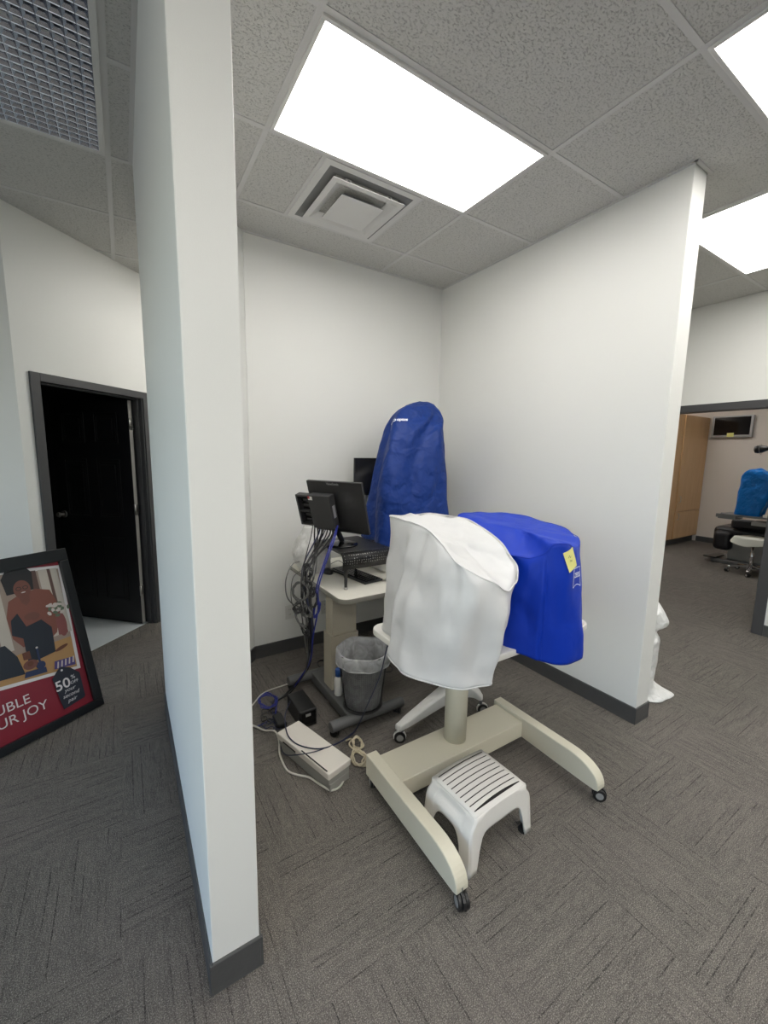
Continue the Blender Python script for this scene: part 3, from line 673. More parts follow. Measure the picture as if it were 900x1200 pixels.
# ------------------------------------------------------------------ white curved-leg stand behind the cart
T = thing('instrument_stand', 'white instrument stand with curved legs, mostly hidden behind the cream cart', 'instrument table', (1.70, 1.81, 0))
def curved_leg(tx, ty, hx=1.70, hy=1.81, pw=1.5):
    d = Vector((tx-hx, ty-hy, 0)); L = d.length; d.normalize(); n = Vector((-d.y, d.x, 0)); vs = []; fs = []; K = 14
    for i in range(K+1):
        t = i/K; r = .03+(L-.03)*t; top = .165-.055*(t**pw); th = .06*(1-t)+.035; w = .020*(1-t)+.024
        if t > .92: w *= .8
        c = Vector((hx, hy, 0))+d*r
        for s, z in ((-1, top-th), (1, top-th), (1, top-.008), (.7, top), (-.7, top), (-1, top-.008)): vs.append(c+n*w*s+Vector((0, 0, z)))
    for i in range(K):
        for j in range(6): fs.append((i*6+j, i*6+(j+1) % 6, (i+1)*6+(j+1) % 6, (i+1)*6+j))
    fs.append(tuple(range(6))[::-1]); fs.append(tuple(range(K*6, K*6+6)))
    b = MB(); b.add(vs, fs, WPLAST, True); return b.build('leg', T, bevel=.003)
for x, y, a, pw in ((1.185, 1.70, 2.6, 1.2), (1.79, 1.66, -.5, 3.5), (1.80, 2.12, 1.4, 2), (2.05, 2.0, .6, 2)):
    lg = curved_leg(x, y, pw=pw); castor(T, x+(.03 if x < 1.5 else -.012), y+.0, r=.032, top=.075, rot=a, m=WPLAST, wheel=BLACKP, w=.010, hub=GREYP)
b = MB(); b.lathe([(.05, .08), (.055, .10), (.05, .16), (.04, .17)], WPLAST, (1.70, 1.81, 0)); b.build('hub', T)
b = MB(); b.lathe([(.040, .17), (.040, .42), (.034, .425), (.034, .645)], WPLAST, (1.70, 1.81, 0)); b.build('column', T)
b = MB(); b.prism(rrect(1.44, 1.715, 1.84, 1.93, .05), .645, .67, WPLAST, smooth=True); b.build('table_top', T, bevel=.006)

# ------------------------------------------------------------------ step stool
T = thing('step_stool', 'small white plastic step stool with dark grip strips, under the cream cart', 'step stool', (1.185, 1.095, 0))
MS = Matrix.Translation((1.185, 1.095, 0)) @ Matrix.Rotation(R(2.5), 4, 'Z')
hw, hd, hz = .150, .122, .225
def topz(x): return hz+.010*(1-(x/hw)**2)
b = MB(); nx_, ny_ = 16, 6; vs = []; fs = []
for i in range(nx_+1):
    for j in range(ny_+1):
        x = -hw+2*hw*i/nx_; y = -hd+2*hd*j/ny_
        vs.append((x, y, topz(x)-(.004 if j in (0, ny_) else 0)))
fs = [(i*(ny_+1)+j, (i+1)*(ny_+1)+j, (i+1)*(ny_+1)+j+1, i*(ny_+1)+j+1) for i in range(nx_) for j in range(ny_)]
b.add(vs, fs, STOOLW, True, MS); b.build('step', T, solid=.005)
b = MB()
for k in range(9):
    y = -hd+.020+k*(2*hd-.040)/8; vs = []
    for i in range(17):
        x = -hw+.016+(2*hw-.032)*i/16; g = .0022+(.0045*math.sin(PI*i/16) if k == 0 else 0)
        for s in (-1, 1): vs.append((x, y+s*g, topz(x)+.0032))
    b.add(vs, [(2*i, 2*i+2, 2*i+3, 2*i+1) for i in range(16)], SLOT, False, MS)
b.build('grip_strips', T)
def stool_side(b, M, half, off, arch_w, arch_h, bulge, topo, splay, ext=0):
    n = 28; lv = 10; vs = []; fs = []
    for i in range(n+1):
        t = -1+2*i/n; a = abs(t)*half
        if a < arch_w: zl = arch_h*(1-(a/arch_w)**(4 if bulge else 9))**.5
        else: zl = 0
        zt = topo(t*half)
        for k in range(lv+1):
            z = zl+(zt-zl)*k/lv; f = (hz-z)/hz; o = off+splay*f
            if bulge:
                e = min(1, max(0, (hz-.035-z)/.018)); o += bulge*e*e*(3-2*e)
            e2 = min(1, max(0, (hz-.035-z)/.018)); x = t*(half+splay*f+ext*e2*e2*(3-2*e2))
            vs.append((x, -o, z))
    for i in range(n):
        for k in range(lv): fs.append((i*(lv+1)+k, (i+1)*(lv+1)+k, (i+1)*(lv+1)+k+1, i*(lv+1)+k+1))
    b.add(vs, fs, STOOLW, True, M)
b = MB()
stool_side(b, MS, hw, hd, .112, .150, 0, lambda x: topz(x)-.004, .014, .022)
stool_side(b, MS @ Matrix.Rotation(PI, 4, 'Z'), hw, hd, .112, .150, 0, lambda x: topz(x)-.004, .014, .022)
stool_side(b, MS @ Matrix.Rotation(PI/2, 4, 'Z'), hd, hw, .078, .145, .022, lambda x: hz-.002, .014)
stool_side(b, MS @ Matrix.Rotation(-PI/2, 4, 'Z'), hd, hw, .078, .145, .022, lambda x: hz-.002, .014)
b.build('body', T, solid=.006)
for sx in (-1, 1):
    for sy in (-1, 1):
        b = MB(); x0, x1 = sorted((sx*(hw-.012), sx*(hw+.036))); y0, y1 = sorted((sy*(hd-.020), sy*(hd+.016)))
        b.prism(rrect(x0, y0, x1, y1, .014), 0, .009, RUB, MS); b.build('foot', T)

# ------------------------------------------------------------------ computer desk
T = thing('desk', 'cream topped instrument desk with beige column and dark grey base by the back wall', 'desk', (1.5, 2.4, 0))
b = MB(); b.prism(rrect(1.0, 2.02, 2.38, 2.93, .06), .7485, .752, DTOP, smooth=True); b.prism(rrect(.998, 2.018, 2.382, 2.932, .062), .720, .7485, EDGE, smooth=True); b.build('desk_top', T, bevel=.002)
b = MB(); b.box((1.025, 2.21, .092), (1.215, 2.33, .45), TAN); b.box((1.035, 2.22, .45), (1.205, 2.32, .72), TAN); b.build('column', T, bevel=.004)
b = MB(); b.box((1.0, 1.93, .030), (1.25, 2.50, .092), DGREY); b.build('base_beam', T, bevel=.006)
for y, x0, x1 in ((1.925, .885, 1.37), (2.50, .84, 1.36)):
    b = MB(); q = Matrix.Translation((x0, y, .066)) @ Matrix.Rotation(PI/2, 4, 'Y'); b.lathe([(.026, 0), (.031, .006), (.031, x1-x0-.006), (.026, x1-x0)], DGREY, n=20, M=q); b.build('foot', T)
    castor(T, x1-.04, y, r=.022, top=.040, rot=.6, hub=BLACKP); castor(T, x0+.04, y, r=.022, top=.040, rot=2.2, hub=BLACKP)
b = MB(); b.box((2.05, 2.25, 0), (2.25, 2.65, .72), TAN); b.build('side_panel', T, bevel=.004)

# tall navy covered machine with its white base
MT = thing('retinal_camera', 'white machine base standing on the desk under the tall navy cover', 'medical instrument', (1.85, 2.55, .752))
b = MB(); b.prism(rrect(1.50, 2.32, 2.20, 2.84, .10), .754, .90, WPLAST, smooth=True); b.prism(rrect(1.45, 2.27, 2.22, 2.86, .13), .90, .935, WPLAST, smooth=True); b.build('base', MT, bevel=.012, seg=3)
b = MB(); b.prism(rrect(1.72, 2.45, 2.08, 2.74, .10), .935, 1.80, WPLAST, smooth=True); b.build('head', MT, bevel=.03, seg=3)
tall = [[(1.56,2.80,.95),(1.50,2.56,.95),(1.475,2.31,.945),(1.76,2.26,.945),(2.04,2.31,.945),(2.16,2.55,.95),(2.18,2.82,.95),(1.88,2.86,.95)],
 [(1.6478, 2.7800, 1.3830),(1.5583, 2.5800, 1.3966),(1.5004, 2.3600, 1.3934),(1.7386, 2.3100, 1.3795),(1.9894, 2.3300, 1.3720),(2.1434, 2.5000, 1.3566),(2.2743, 2.7200, 1.3530),(2.0025, 2.7800, 1.3764)],
 [(1.7215, 2.7200, 1.7597),(1.6680, 2.6000, 1.7527),(1.6154, 2.4400, 1.7266),(1.7792, 2.3800, 1.7251),(1.9815, 2.3800, 1.7515),(2.0893, 2.4800, 1.7791),(2.1948, 2.6600, 1.8121),(1.9886, 2.7200, 1.8049)],
 [(1.7963, 2.6600, 1.9077),(1.7201, 2.5800, 1.8718),(1.7111, 2.5000, 1.8655),(1.8499, 2.4600, 1.8654),(2.0187, 2.4500, 1.8564),(2.0838, 2.5000, 1.8956),(2.0871, 2.6000, 1.9490),(1.9647, 2.6600, 1.9518)],
 [(1.8840, 2.6400, 1.9729),(1.8320, 2.6000, 1.9557),(1.8202, 2.5500, 1.9441),(1.8849, 2.5100, 1.9454),(1.9736, 2.5000, 1.9449),(2.0376, 2.5400, 1.9723),(2.0428, 2.6000, 1.9912),(1.9815, 2.6400, 1.9934)]]
tc_, tbvh, trows, tvs, TWd = cover_thing('dust_cover', 'tall navy blue nylon cover with small white logo, over the machine on the desk', 'dust cover', tall, CL_D, wr=.009, seed=5, foldn=7, foldamp=.010, nu=16, folds=[(1.7, 4.0, .16, .022, .05, .97), (2.15, 4.4, .22, -.026, .0, .9), (3.0, 4.7, .22, .018, .0, .8), (2.9, 2.3, .25, -.02, .0, .5), (3.9, 3.6, .3, .02, 0, .7), (1.0, 1.0, .3, -.02, 0, .6)])
b = MB(); b.tube([tvs[r*TWd+int(4.2*16)] for r in range(0, 34, 2)], .0016, CL_D, n=6); b.build('seam', tc_)
lp = Vector((1.6698, 2.4600, 1.8335)); n_ = Vector((-.45, -.85, .25)).normalized()
Ml = frame_M(lp, Vector((.87, -.48, .02)), Vector((.1, .2, 1)))
tv, tf = text_mesh('optos', .034, WTHR, shear=.2, bold=.0012); tv = [v+Vector((.022, 0, 0)) for v in tv]
k = len(tv)
for i in range(24):
    a = 2*PI*i/24
    for r in (.006, .0125): tv.append(Vector((-.034+r*math.cos(a), .001+r*math.sin(a), 0)))
tf = list(tf)+[(k+2*i, k+2*i+1, k+(2*i+3) % 48, k+(2*i+2) % 48) for i in range(24)]
decal('logo', tc_, Ml, tv, tf, WTHR, tbvh, .004)

# black monitor behind the tall cover
def monitor(name, label, c, a, tilt, w, h, txt=None, base=None, basez=.752, screen_dir=1):
    T = thing(name, label, 'monitor', (base[0], base[1], basez)); a = R(a); t = R(tilt)
    ax = Vector((math.cos(a), math.sin(a), 0)); nb = Vector((math.sin(a), -math.cos(a), 0)); up = Vector((0, 0, math.cos(t)))+nb*math.sin(t)
    M = frame_M(c, ax, up)         # z = towards the back of the set
    b = MB(); b.box((-w/2, -h/2, -.018), (w/2, h/2, .004), BLACKP, M); b.build('bezel', T, bevel=.004)
    b = MB(); b.box((-w/2+.018, -h/2+.022, -.0195), (w/2-.018, h/2-.018, -.0185), SCREEN, M); b.build('screen', T)
    b = MB(); vs = []; n = 16; m_ = 10
    for j in range(m_+1):
        for i in range(n+1):
            u = -1+2*i/n; v = -1+2*j/m_; e = min((1-abs(u))*2.2, 1); g = min((.82-v)*1.6, 1) if v < .82 else 0
            bowl = max(0, 1-(u*u*.75)-max(0, v)*.55)
            z = .004+.034*max(0, min(e, 1))**.6*max(0, min(g, 1))**.5*(.35+.65*(1 if v < .55-.5*u*u else 0.0))*min(1, (1+v)*4)**.5
            vs.append((u*(w/2-.004), v*(h/2-.004), z))
    b.add(vs, [(j*(n+1)+i, j*(n+1)+i+1, (j+1)*(n+1)+i+1, (j+1)*(n+1)+i) for j in range(m_) for i in range(n)], BLACKP, True, M); b.build('back_shell', T)
    b = MB(); m0 = M @ Vector((0, -h*.15, .03)); m1 = Vector((base[0], base[1], basez+.03)); b.tube([m0, m0.lerp(m1, .35)+nb*.03, m0.lerp(m1, .7)+nb*.015, m1], .018, BLACKP, n=10); b.build('neck', T)
    b = MB(); b.lathe([(.105, 0), (.108, .006), (.095, .014), (.03, .020)], BLACKG, (base[0], base[1], basez), n=36); b.build('foot', T)
    if txt:
        vs, fs = text_mesh(txt, .022, SILVER, bold=.0004); b = MB(); b.add(vs, fs, SILVER, False, M @ Matrix.Translation((0, .157, .009))); b.build('brand_lettering', T)
    return T, M
monitor('monitor', 'black monitor half hidden behind the tall navy cover', (1.77, 2.90, 1.40), 4, 0, .46, .30, None, (1.77, 2.93))

# black riser with waterfall front, on four telescopic legs
RZ = .978
T = thing('monitor_riser', 'black perforated metal monitor riser standing on the desk', 'monitor riser', (1.24, 2.42, .752))
b = MB(); x0, x1, y0, y1 = 1.08, 1.44, 2.165, 2.64; vs = []
b.box((x0, y0+.05, RZ-.006), (x1, y1, RZ), BLACKP); b.build('shelf', T, bevel=.002)
b = MB(); K = 10; vs = []
for i in range(K+1):
    a = R(112*i/K); y = y0+.05-.05*math.sin(a)*1.0; z = RZ-.048+.048*math.cos(a)
    for x in (x0, x1): vs.append((x, y, z))
vs += [(x0, y0+.010, RZ-.100), (x1, y0+.010, RZ-.100)]
b.add(vs, [(2*i, 2*i+2, 2*i+3, 2*i+1) for i in range(K+1)], PERF, True); b.build('perforated_front', T, solid=.003)
for x, y in ((x0+.03, y0+.02), (x1-.012, y0+.04), (x0+.02, y1-.03), (x1-.03, y1-.03)):
    b = MB(); zt = RZ-.006 if y > 2.3 else RZ-.06
    b.cyl((x, y, .83), (x, y, zt), .0125, BLACKP); b.cyl((x, y, .765), (x, y, .83), .0095, BLACKP); lg = b.build('leg', T)
    b = MB(); b.cyl((x, y, .752), (x, y, .766), .0125, NICKEL); b.build('levelling_foot', lg)
_, MM = monitor('monitor', 'black monitor seen from behind on the riser, maker name on its back', (1.107, 2.296, 1.249), -61.5, 17.2, .41, .34, 'ViewSonic', (1.20, 2.42), RZ)

# mini computer and its bracket behind the monitor (screwed to it)
T = thing('mini_computer', 'small dark grey computer box hung on the back of the monitor', 'computer', tuple(MM @ Vector((-.09, -.10, .07))))
b = MB(); b.box((-.135, -.108, .046), (.028, .112, .100), GUN, MM); b.build('case', T, bevel=.003)
b = MB(); b.box((-.228, -.092, .060), (-.215, .112, .104), GUN, MM)
for v0, v1 in ((-.092, -.080), (.100, .112), (.0, .01)): b.box((-.215, v0, .060), (-.135, v1, .104), GUN, MM)
b.box((-.215, -.080, .060), (-.135, .100, .066), BLACKP, MM)
for k in range(5): b.box((-.205, -.07+.033*k, .066), (-.150, -.052+.033*k, .080), BLACKG, MM)
b.build('port_bracket', T, bevel=.0015)
b = MB(); b.box((-.132, .082, .1002), (-.100, .106, .1008), WPLAST, MM); b.box((-.132, .090, .1008), (-.118, .106, .1012), mat('red_sticker', (196, 70, 74), .6, noise_scale=9, noise_amt=.02), MM); b.build('rating_sticker', T)
b = MB(); b.box((.0281, -.035, .060), (.0286, .045, .084), SILVER, MM); b.build('badge', T)
# keyboard under the riser, mouse
T = thing('keyboard', 'flat black keyboard lying under the riser on the desk', 'keyboard', (1.30, 2.38, .752))
MK = Matrix.Translation((1.30, 2.42, .752)) @ Matrix.Rotation(R(98), 4, 'Z')
b = MB(); b.box((-.21, -.075, 0), (.21, .075, .014), BLACKP, MK); b.build('body', T, bevel=.004)
b = MB()
for r_ in range(5):
    for c_ in range(18): b.box((-.198+c_*.022, -.062+r_*.025, .014), (-.180+c_*.022, -.041+r_*.025, .020), BLACKG, MK)
b.build('keys', T, bevel=.001)
T = thing('computer_mouse', 'black computer mouse on the desk beside the riser leg', 'mouse', (1.16, 2.56, .752))
b = MB(); b.lathe([(.03, 0), (.031, .012), (.026, .026), (.014, .033), (0.0001, .035)], BLACKP, (1.16, 2.56, .7525), n=24, ov=1.7); b.build('shell', T)
# frosted bag behind the monitor on the desk
bag = [[(1.04,2.60,.753),(1.02,2.74,.753),(1.05,2.86,.753),(1.16,2.88,.753),(1.24,2.80,.753),(1.22,2.66,.753),(1.16,2.58,.753)],
       [(1.02,2.60,.85),(.99,2.74,.85),(1.03,2.87,.85),(1.15,2.89,.85),(1.25,2.80,.86),(1.22,2.66,.86),(1.16,2.58,.85)],
       [(1.04,2.62,.97),(1.02,2.74,.97),(1.05,2.84,.97),(1.14,2.86,.98),(1.20,2.79,.98),(1.19,2.68,.98),(1.14,2.62,.97)],
       [(1.08,2.66,1.07),(1.05,2.73,1.06),(1.08,2.80,1.07),(1.12,2.81,1.08),(1.15,2.77,1.08),(1.14,2.71,1.08),(1.12,2.67,1.07)]]
cover_thing('plastic_bag', 'crumpled frosted plastic bag on the back corner of the desk, behind the riser', 'plastic bag', bag, BAGT, wr=.012, seed=9, foldn=9, foldamp=.008)

# ------------------------------------------------------------------ waste bin and liner
BX, BY, BZ = 1.125, 1.985, .098
T = thing('waste_bin', 'round black wire mesh waste bin standing on the desk base', 'bin', (BX, BY, BZ))
b = MB(); b.lathe([(.112, .006), (.124, .11), (.138, .22), (.153, .345)], WIRE, (BX, BY, BZ), n=48, cap0=False, cap1=False); b.build('mesh_wall', T)
b = MB(); b.lathe([(.0001, .003), (.110, .003), (.114, .008)], BLACKP, (BX, BY, BZ), n=48, cap1=False); b.build('bottom', T)
for r, z, q in ((.113, .006, .006), (.154, .346, .0045)):
    b = MB(); b.tube([(BX+r*math.cos(2*PI*i/24), BY+r*math.sin(2*PI*i/24), BZ+z) for i in range(24)], q, BLACKP, n=8, closed=True); b.build('rim' if z > .1 else 'bottom_ring', T)
b = MB(); vs = []; fs = []; n = 72
prof = [(.106, .012), (.118, .11), (.132, .22), (.145, .345), (.153, .356), (.159, .350), (.162, .31), (.159, .280)]
for j, (r, z) in enumerate(prof):
    for i in range(n):
        a = 2*PI*i/n; w = .0035*noise.noise(Vector((math.cos(a)*4, math.sin(a)*4, z*22)))+(.0025*math.sin(a*17+z*30) if j > 4 else -.004-abs(.006*noise.noise(Vector((math.cos(a)*3, math.sin(a)*3, z*6)))) if j < 4 else 0)
        dz = .010*noise.noise(Vector((math.cos(a)*2, math.sin(a)*2, 3))) if j == len(prof)-1 else .004*math.sin(a*5) if j > 3 else 0
        rr = r+w if j < 4 else r+w*.6+.001
        vs.append((BX+rr*math.cos(a), BY+rr*math.sin(a), BZ+z+dz))
for j in range(len(prof)-1):
    for i in range(n): fs.append((j*n+i, j*n+(i+1) % n, (j+1)*n+(i+1) % n, (j+1)*n+i))
fs.append(tuple(range(n))[::-1])
b.add(vs, fs, LINER, True); b.tube([(BX+.1595*math.cos(2*PI*i/24), BY+.1595*math.sin(2*PI*i/24), BZ+.282+.003*math.sin(i*2.1)) for i in range(24)], .0035, LINER, n=6, closed=True)
o = b.build('bin_liner'); off = Vector((BX, BY, BZ+.01))
for v in o.data.vertices: v.co -= off
o.location = off; tag(o, 'clear plastic bag lining the wire waste bin, folded over its rim', 'bin liner')

# spray bottle like white bottle with blue cap
T = thing('bottle', 'small white bottle with a blue cap standing beside the desk column', 'bottle', (1.047, 2.155, .092))
b = MB(); b.lathe([(.024, .0005), (.027, .006), (.027, .10), (.020, .118), (.012, .124)], WPLAST, (1.047, 2.155, .092)); b.build('body', T)
b = MB(); b.lathe([(.021, .1245), (.021, .165), (.017, .172), (.0001, .174)], BLUECAP, (1.047, 2.155, .092)); b.build('cap', T)

# white metal box lying on the floor
T = thing('cable_box', 'long white metal box on the carpet with cables lying across it', 'equipment box', (.71, 1.80, 0))
d = Vector((.112, -.404, 0)).normalized(); n = Vector((-d.y, d.x, 0)); MX = frame_M((.606, 1.978, 0), d, n)    # x along, y to the right side
L_ = .412
b = MB(); b.box((.0, .012, 0), (L_, .132, .040), BOXG, MX); b.box((.0, .004, .040), (L_, .132, .070), BOXG, MX); b.build('base', T, bevel=.003)
b = MB(); b.box((-.006, -.004, .072), (L_+.006, .138, .108), BOXW, MX); o = b.build('lid', T, bevel=.006, seg=3)
b = MB(); b.box((.05, -.0052, .078), (.16, -.0042, .086), SLOT, MX); b.box((.20, .0, .1084), (.40, .007, .1092), SLOT, MX); b.build('slot', T)

# power supply box with coiled ethernet cable
T = thing('power_supply', 'black battery power box on the carpet behind the long white box', 'power supply', (.80, 2.22, 0))
b = MB(); b.box((.765, 2.08, .004), (.87, 2.30, .105), BLACKP); b.build('case', T, bevel=.006)
b = MB(); b.box((.775, 2.078, .02), (.86, 2.08, .095), BLACKG); b.box((.80, 2.075, .07), (.83, 2.078, .085), GREYP); b.build('front_panel', T)
for x in (.78, .855):
    for y in (2.10, 2.28):
        b = MB(); b.cyl((x, y, 0), (x, y, .006), .009, RUB); b.build('foot', T)
T = thing('power_adapter', 'small black power adapter lying among the cables left of the power box', 'power adapter', (.69, 2.2, 0))
b = MB(); b.box((.655, 2.14, .001), (.71, 2.25, .034), BLACKP); b.build('case', T, bevel=.006)

# ------------------------------------------------------------------ cables
def cable(label, pts, r, m, group=None, name='cable', tie=None):
    P = [Vector(p) for p in pts]; base = Vector((sum(p.x for p in P)/len(P), sum(p.y for p in P)/len(P), min(p.z for p in P)-r))
    b = MB(); b.tube(P, r, m); o = b.build(name)
    for v in o.data.vertices: v.co -= base
    o.location = base; tag(o, label, 'cable', group); return o
rng = random.Random(3)
aty_pts = [(0.8278, 2.0800, 0.8332), (0.8192, 2.1000, 0.6991), (0.7693, 2.1000, 0.7287), (0.8386, 2.1300, 0.9267), (0.8270, 2.1500, 0.5667)]
G = 'cables hanging from the mini computer'
top0 = MM @ Vector((-.16, -.10, .075)); top1 = MM @ Vector((.0, -.11, .075))
waist = [Vector((0.8425, 2.1400, 0.9237)), Vector((0.8177, 2.1200, 0.7732)), Vector((0.8679, 2.1600, 0.5695)), Vector((0.8947, 2.2600, 0.3033)), Vector((0.8641, 2.3300, 0.1643)), Vector((0.8082, 2.4000, 0.0455)), Vector((0.7117, 2.3780, 0.0300))]
kinds = [CABK, CABK, CABG, CABK, CABN, CABK, CABK, CABG, CABK, CABK]
for k in range(14):
    m = kinds[k % 10]; t0 = top0.lerp(top1, k/13.0+rng.uniform(-.03, .03)); a = rng.uniform(-1, 1)
    pts = [t0, t0+Vector((rng.uniform(-.02, .01), rng.uniform(-.02, .02), -.05-.03*rng.random()))]
    for i, w in enumerate(waist):
        sp = (.045, .038, .022, .010, .008, .010, .03)[i]
        pts.append(w+Vector((rng.uniform(-sp, sp), rng.uniform(-sp, sp)*.7, rng.uniform(-.01, .01) if i < 6 else 0)))
    cable('thin dark cable hanging in the tangle from the mini computer to the floor', pts, rng.uniform(.0030, .0048), m, G)
for k, (dx, lb) in enumerate(((0, 'bright blue cable nearest the riser in the hanging tangle'), (.012, 'bright blue cable left beside the other in the hanging tangle'))):
    pts = [MM @ Vector((.03, -.09, .07)), Vector((1.0223, 2.1600, 1.0801))-Vector((dx, 0, 0)), Vector((0.9439, 2.1200, 0.9449))-Vector((dx, 0, 0)), Vector((0.8965, 2.1100, 0.8131))-Vector((dx, 0, 0)), Vector((0.9000, 2.1200, 0.6970)), Vector((0.8834, 2.1600, 0.5131)), Vector((0.8964, 2.2500, 0.3075)), Vector((0.8346, 2.3600, 0.0996))]
    cable(lb, pts, .0042, CABB)
# loops of coiled leads hung in the tangle
def coil(c, rx, rz, n, turns, r, m, label, tilt=.2, ax=Vector((1, 0, 0)), ay=Vector((0, 0, 1)), jit=.006, group=None, ends=()):
    c = Vector(c); pts = list(ends[0]) if len(ends) > 0 else []
    for i in range(n*turns+1):
        a = 2*PI*i/n; j = jit*math.sin(i*1.7)
        pts.append(c+ax*((rx+j)*math.cos(a))+ay*((rz+j)*math.sin(a))+ax.cross(ay)*(.004*(i/n)-.002*turns+jit*.5*math.sin(i*2.3)))
    if len(ends) > 1: pts += list(ends[1])
    return cable(label, pts, r, m, group)
e1 = Vector((.85, -.53, 0))
for k, (ax_, ay_, rx, rz, m, lb) in enumerate((
    (Vector((.8, -.5, .2)), Vector((-.2, .1, .9)), .022, .045, CABK, 'black cable gathered in a small loop beside the blue cables in the tangle'),
    (Vector((.7, -.5, .4)), Vector((-.3, .2, .8)), .024, .034, CABG, 'grey cable gathered in a short loop under the upper grey coil'),
    (Vector((.8, -.5, -.3)), Vector((.2, -.1, .9)), .018, .030, CABK, 'black cable gathered in a small loop, leftmost below the upper grey coil'),
    (Vector((.8, -.5, .1)), Vector((-.1, .1, .9)), .020, .036, CABK, 'black cable loop hanging just below the riser shelf'),
    (Vector((.6, -.4, .5)), Vector((-.4, .2, .8)), .010, .040, CABK, 'black cable tied at the bottom end of the tangle'))):
    c_ = Vector(aty_pts[k]); pts = []
    for i in range(28):
        a = 2*PI*i/9; j = .006*math.sin(i*1.9+k)
        pts.append(c_+ax_.normalized()*((rx+j)*math.cos(a))+ay_.normalized()*((rz+j)*math.sin(a))+Vector((.004*math.sin(i), .006*math.cos(i*1.3), 0)))
    cable(lb, pts, .0036, m)
coil((0.7854, 2.1000, 0.8196), .042, .052, 10, 3, .0036, CABG, 'grey cable coiled into a loop, upper coil of the hanging tangle', ax=e1)
coil((0.7960, 2.1200, 0.6564), .026, .055, 10, 3, .0034, CABG, 'grey cable tied in a narrow coil, lowest coil of the hanging tangle', ax=Vector((.6, -.37, .5)).normalized(), ay=Vector((-.35, .2, .8)).normalized())
coil((0.8690, 2.1200, 0.7641), .018, .060, 8, 3, .0030, CABK, 'black cable tied in a narrow coil at the middle of the hanging tangle', ax=e1)
coil((0.8894, 2.1200, 0.6887), .013, .045, 8, 4, .0032, CABB, 'bright blue cable bundled into a short thick hank below the desk edge', ax=Vector((.7, -.44, -.3)).normalized(), ay=Vector((.25, -.1, .9)).normalized())
b = MB(); c = Vector((0.7912, 2.0900, 0.7872)); b.cyl(c, c+Vector((.002, 0, .045)), .0085, BLACKP); b.cyl(c+Vector((0, 0, -.01)), c, .004, BLACKP); b.cyl(c+Vector((.002, 0, .045)), c+Vector((.002, 0, .06)), .004, BLACKP)
o = b.build('cable_adapter'); tag(o, 'small black inline adapter hanging in front of the upper grey coil', 'adapter')
cable('grey cable bowing out to the left of the desk corner in the tangle', [(0.8200, 2.2000, 0.9623), (0.7599, 2.1600, 0.9597), (0.7107, 2.1200, 0.8893), (0.7072, 2.1000, 0.8087), (0.7402, 2.1000, 0.7540), (0.7916, 2.1200, 0.7077), (0.8217, 2.1500, 0.5575), (0.8631, 2.2200, 0.3851)], .0034, CABG)
cable('thin black lead ending in a small plug, leftmost in the tangle', [(0.8121, 2.1400, 0.9279), (0.7510, 2.1100, 0.9053), (0.7282, 2.0900, 0.8371), (0.7320, 2.0900, 0.7685), (0.7461, 2.0900, 0.7365)], .002, CABK)
cable('thin black cable lying across the desk top to the riser leg', [(0.9770, 2.4535, 0.7570), (1.1714, 2.7227, 0.7570), (1.2455, 2.7355, 0.7570), (1.3608, 2.8139, 0.7570), (1.3617, 2.7270, 0.7570)], .0022, CABK)
# runs on the floor
cable('long dark cable over the white box, rising past the bin to the cart top', [(0.7584, 2.2236, 0.1000), (0.6893, 2.1129, 0.1000), (0.6433, 1.9490, 0.1140), (0.6513, 1.8546, 0.1130), (0.6934, 1.7861, 0.1130), (0.7571, 1.7409, 0.1130), (0.8628, 1.7630, 0.0900), (0.9880, 1.8674, 0.0200), (1.0323, 1.8693, 0.0600), (0.9949, 1.7200, 0.2623), (0.9992, 1.6600, 0.3795), (1.0058, 1.6000, 0.5088), (1.0207, 1.5800, 0.6252), (1.0452, 1.5895, 0.6900)], .0032, CABN)
cable('thin navy cable crossing the white box from the left to the cream coil', [(0.7033, 2.4222, 0.0200), (0.6451, 2.1661, 0.0200), (0.6210, 1.9996, 0.0200), (0.6076, 1.8745, 0.0500), (0.6470, 1.7586, 0.1130), (0.7413, 1.7363, 0.1130), (0.8937, 1.8057, 0.0600), (1.0127, 1.8935, 0.0100)], .0026, CABN)
cable('thick white cable looping along the near side of the white box', [(0.4955, 2.3053, 0.0060), (0.5407, 2.2515, 0.0060), (0.5820, 2.1522, 0.0200), (0.6071, 2.0409, 0.0750), (0.6175, 2.0021, 0.0400), (0.6013, 1.9398, 0.0080), (0.5974, 1.8209, 0.0060), (0.6295, 1.7627, 0.0060), (0.6737, 1.7171, 0.0060), (0.7048, 1.6432, 0.0060), (0.7339, 1.5903, 0.0060), (0.7772, 1.5876, 0.0060), (0.8180, 1.6238, 0.0060), (0.8271, 1.6704, 0.0100)], .0050, CABW)
cable('white cable running behind the blue coil to the desk foot', [(0.5127, 2.3995, 0.0050), (0.5859, 2.4457, 0.0050), (0.6697, 2.5356, 0.0050), (0.7449, 2.5599, 0.0050), (0.8169, 2.5650, 0.0050), (0.8584, 2.5281, 0.0300)], .0042, CABW)
coil((0.9447, 1.6989, 0.0120), .036, .055, 10, 3, .0044, CABC, 'cream cable wound in a loose coil on the carpet beside the white box', ax=Vector((1, -.2, 0)).normalized(), ay=Vector((.2, 1, 0)).normalized(), jit=.007, ends=([(0.9433, 1.8530, 0.0100), (0.9718, 1.8365, 0.0200), (0.9389, 1.7936, 0.0200)], [(0.9440, 1.6701, 0.0080), (0.9533, 1.6332, 0.0060), (0.9743, 1.6005, 0.0060)]))
coil((0.9814, 1.7851, 0.0240), .022, .035, 8, 3, .0040, CABC, 'cream cable end bunched up above the loose coil', ax=Vector((1, .3, .2)).normalized(), ay=Vector((-.2, .8, .5)).normalized(), jit=.008)
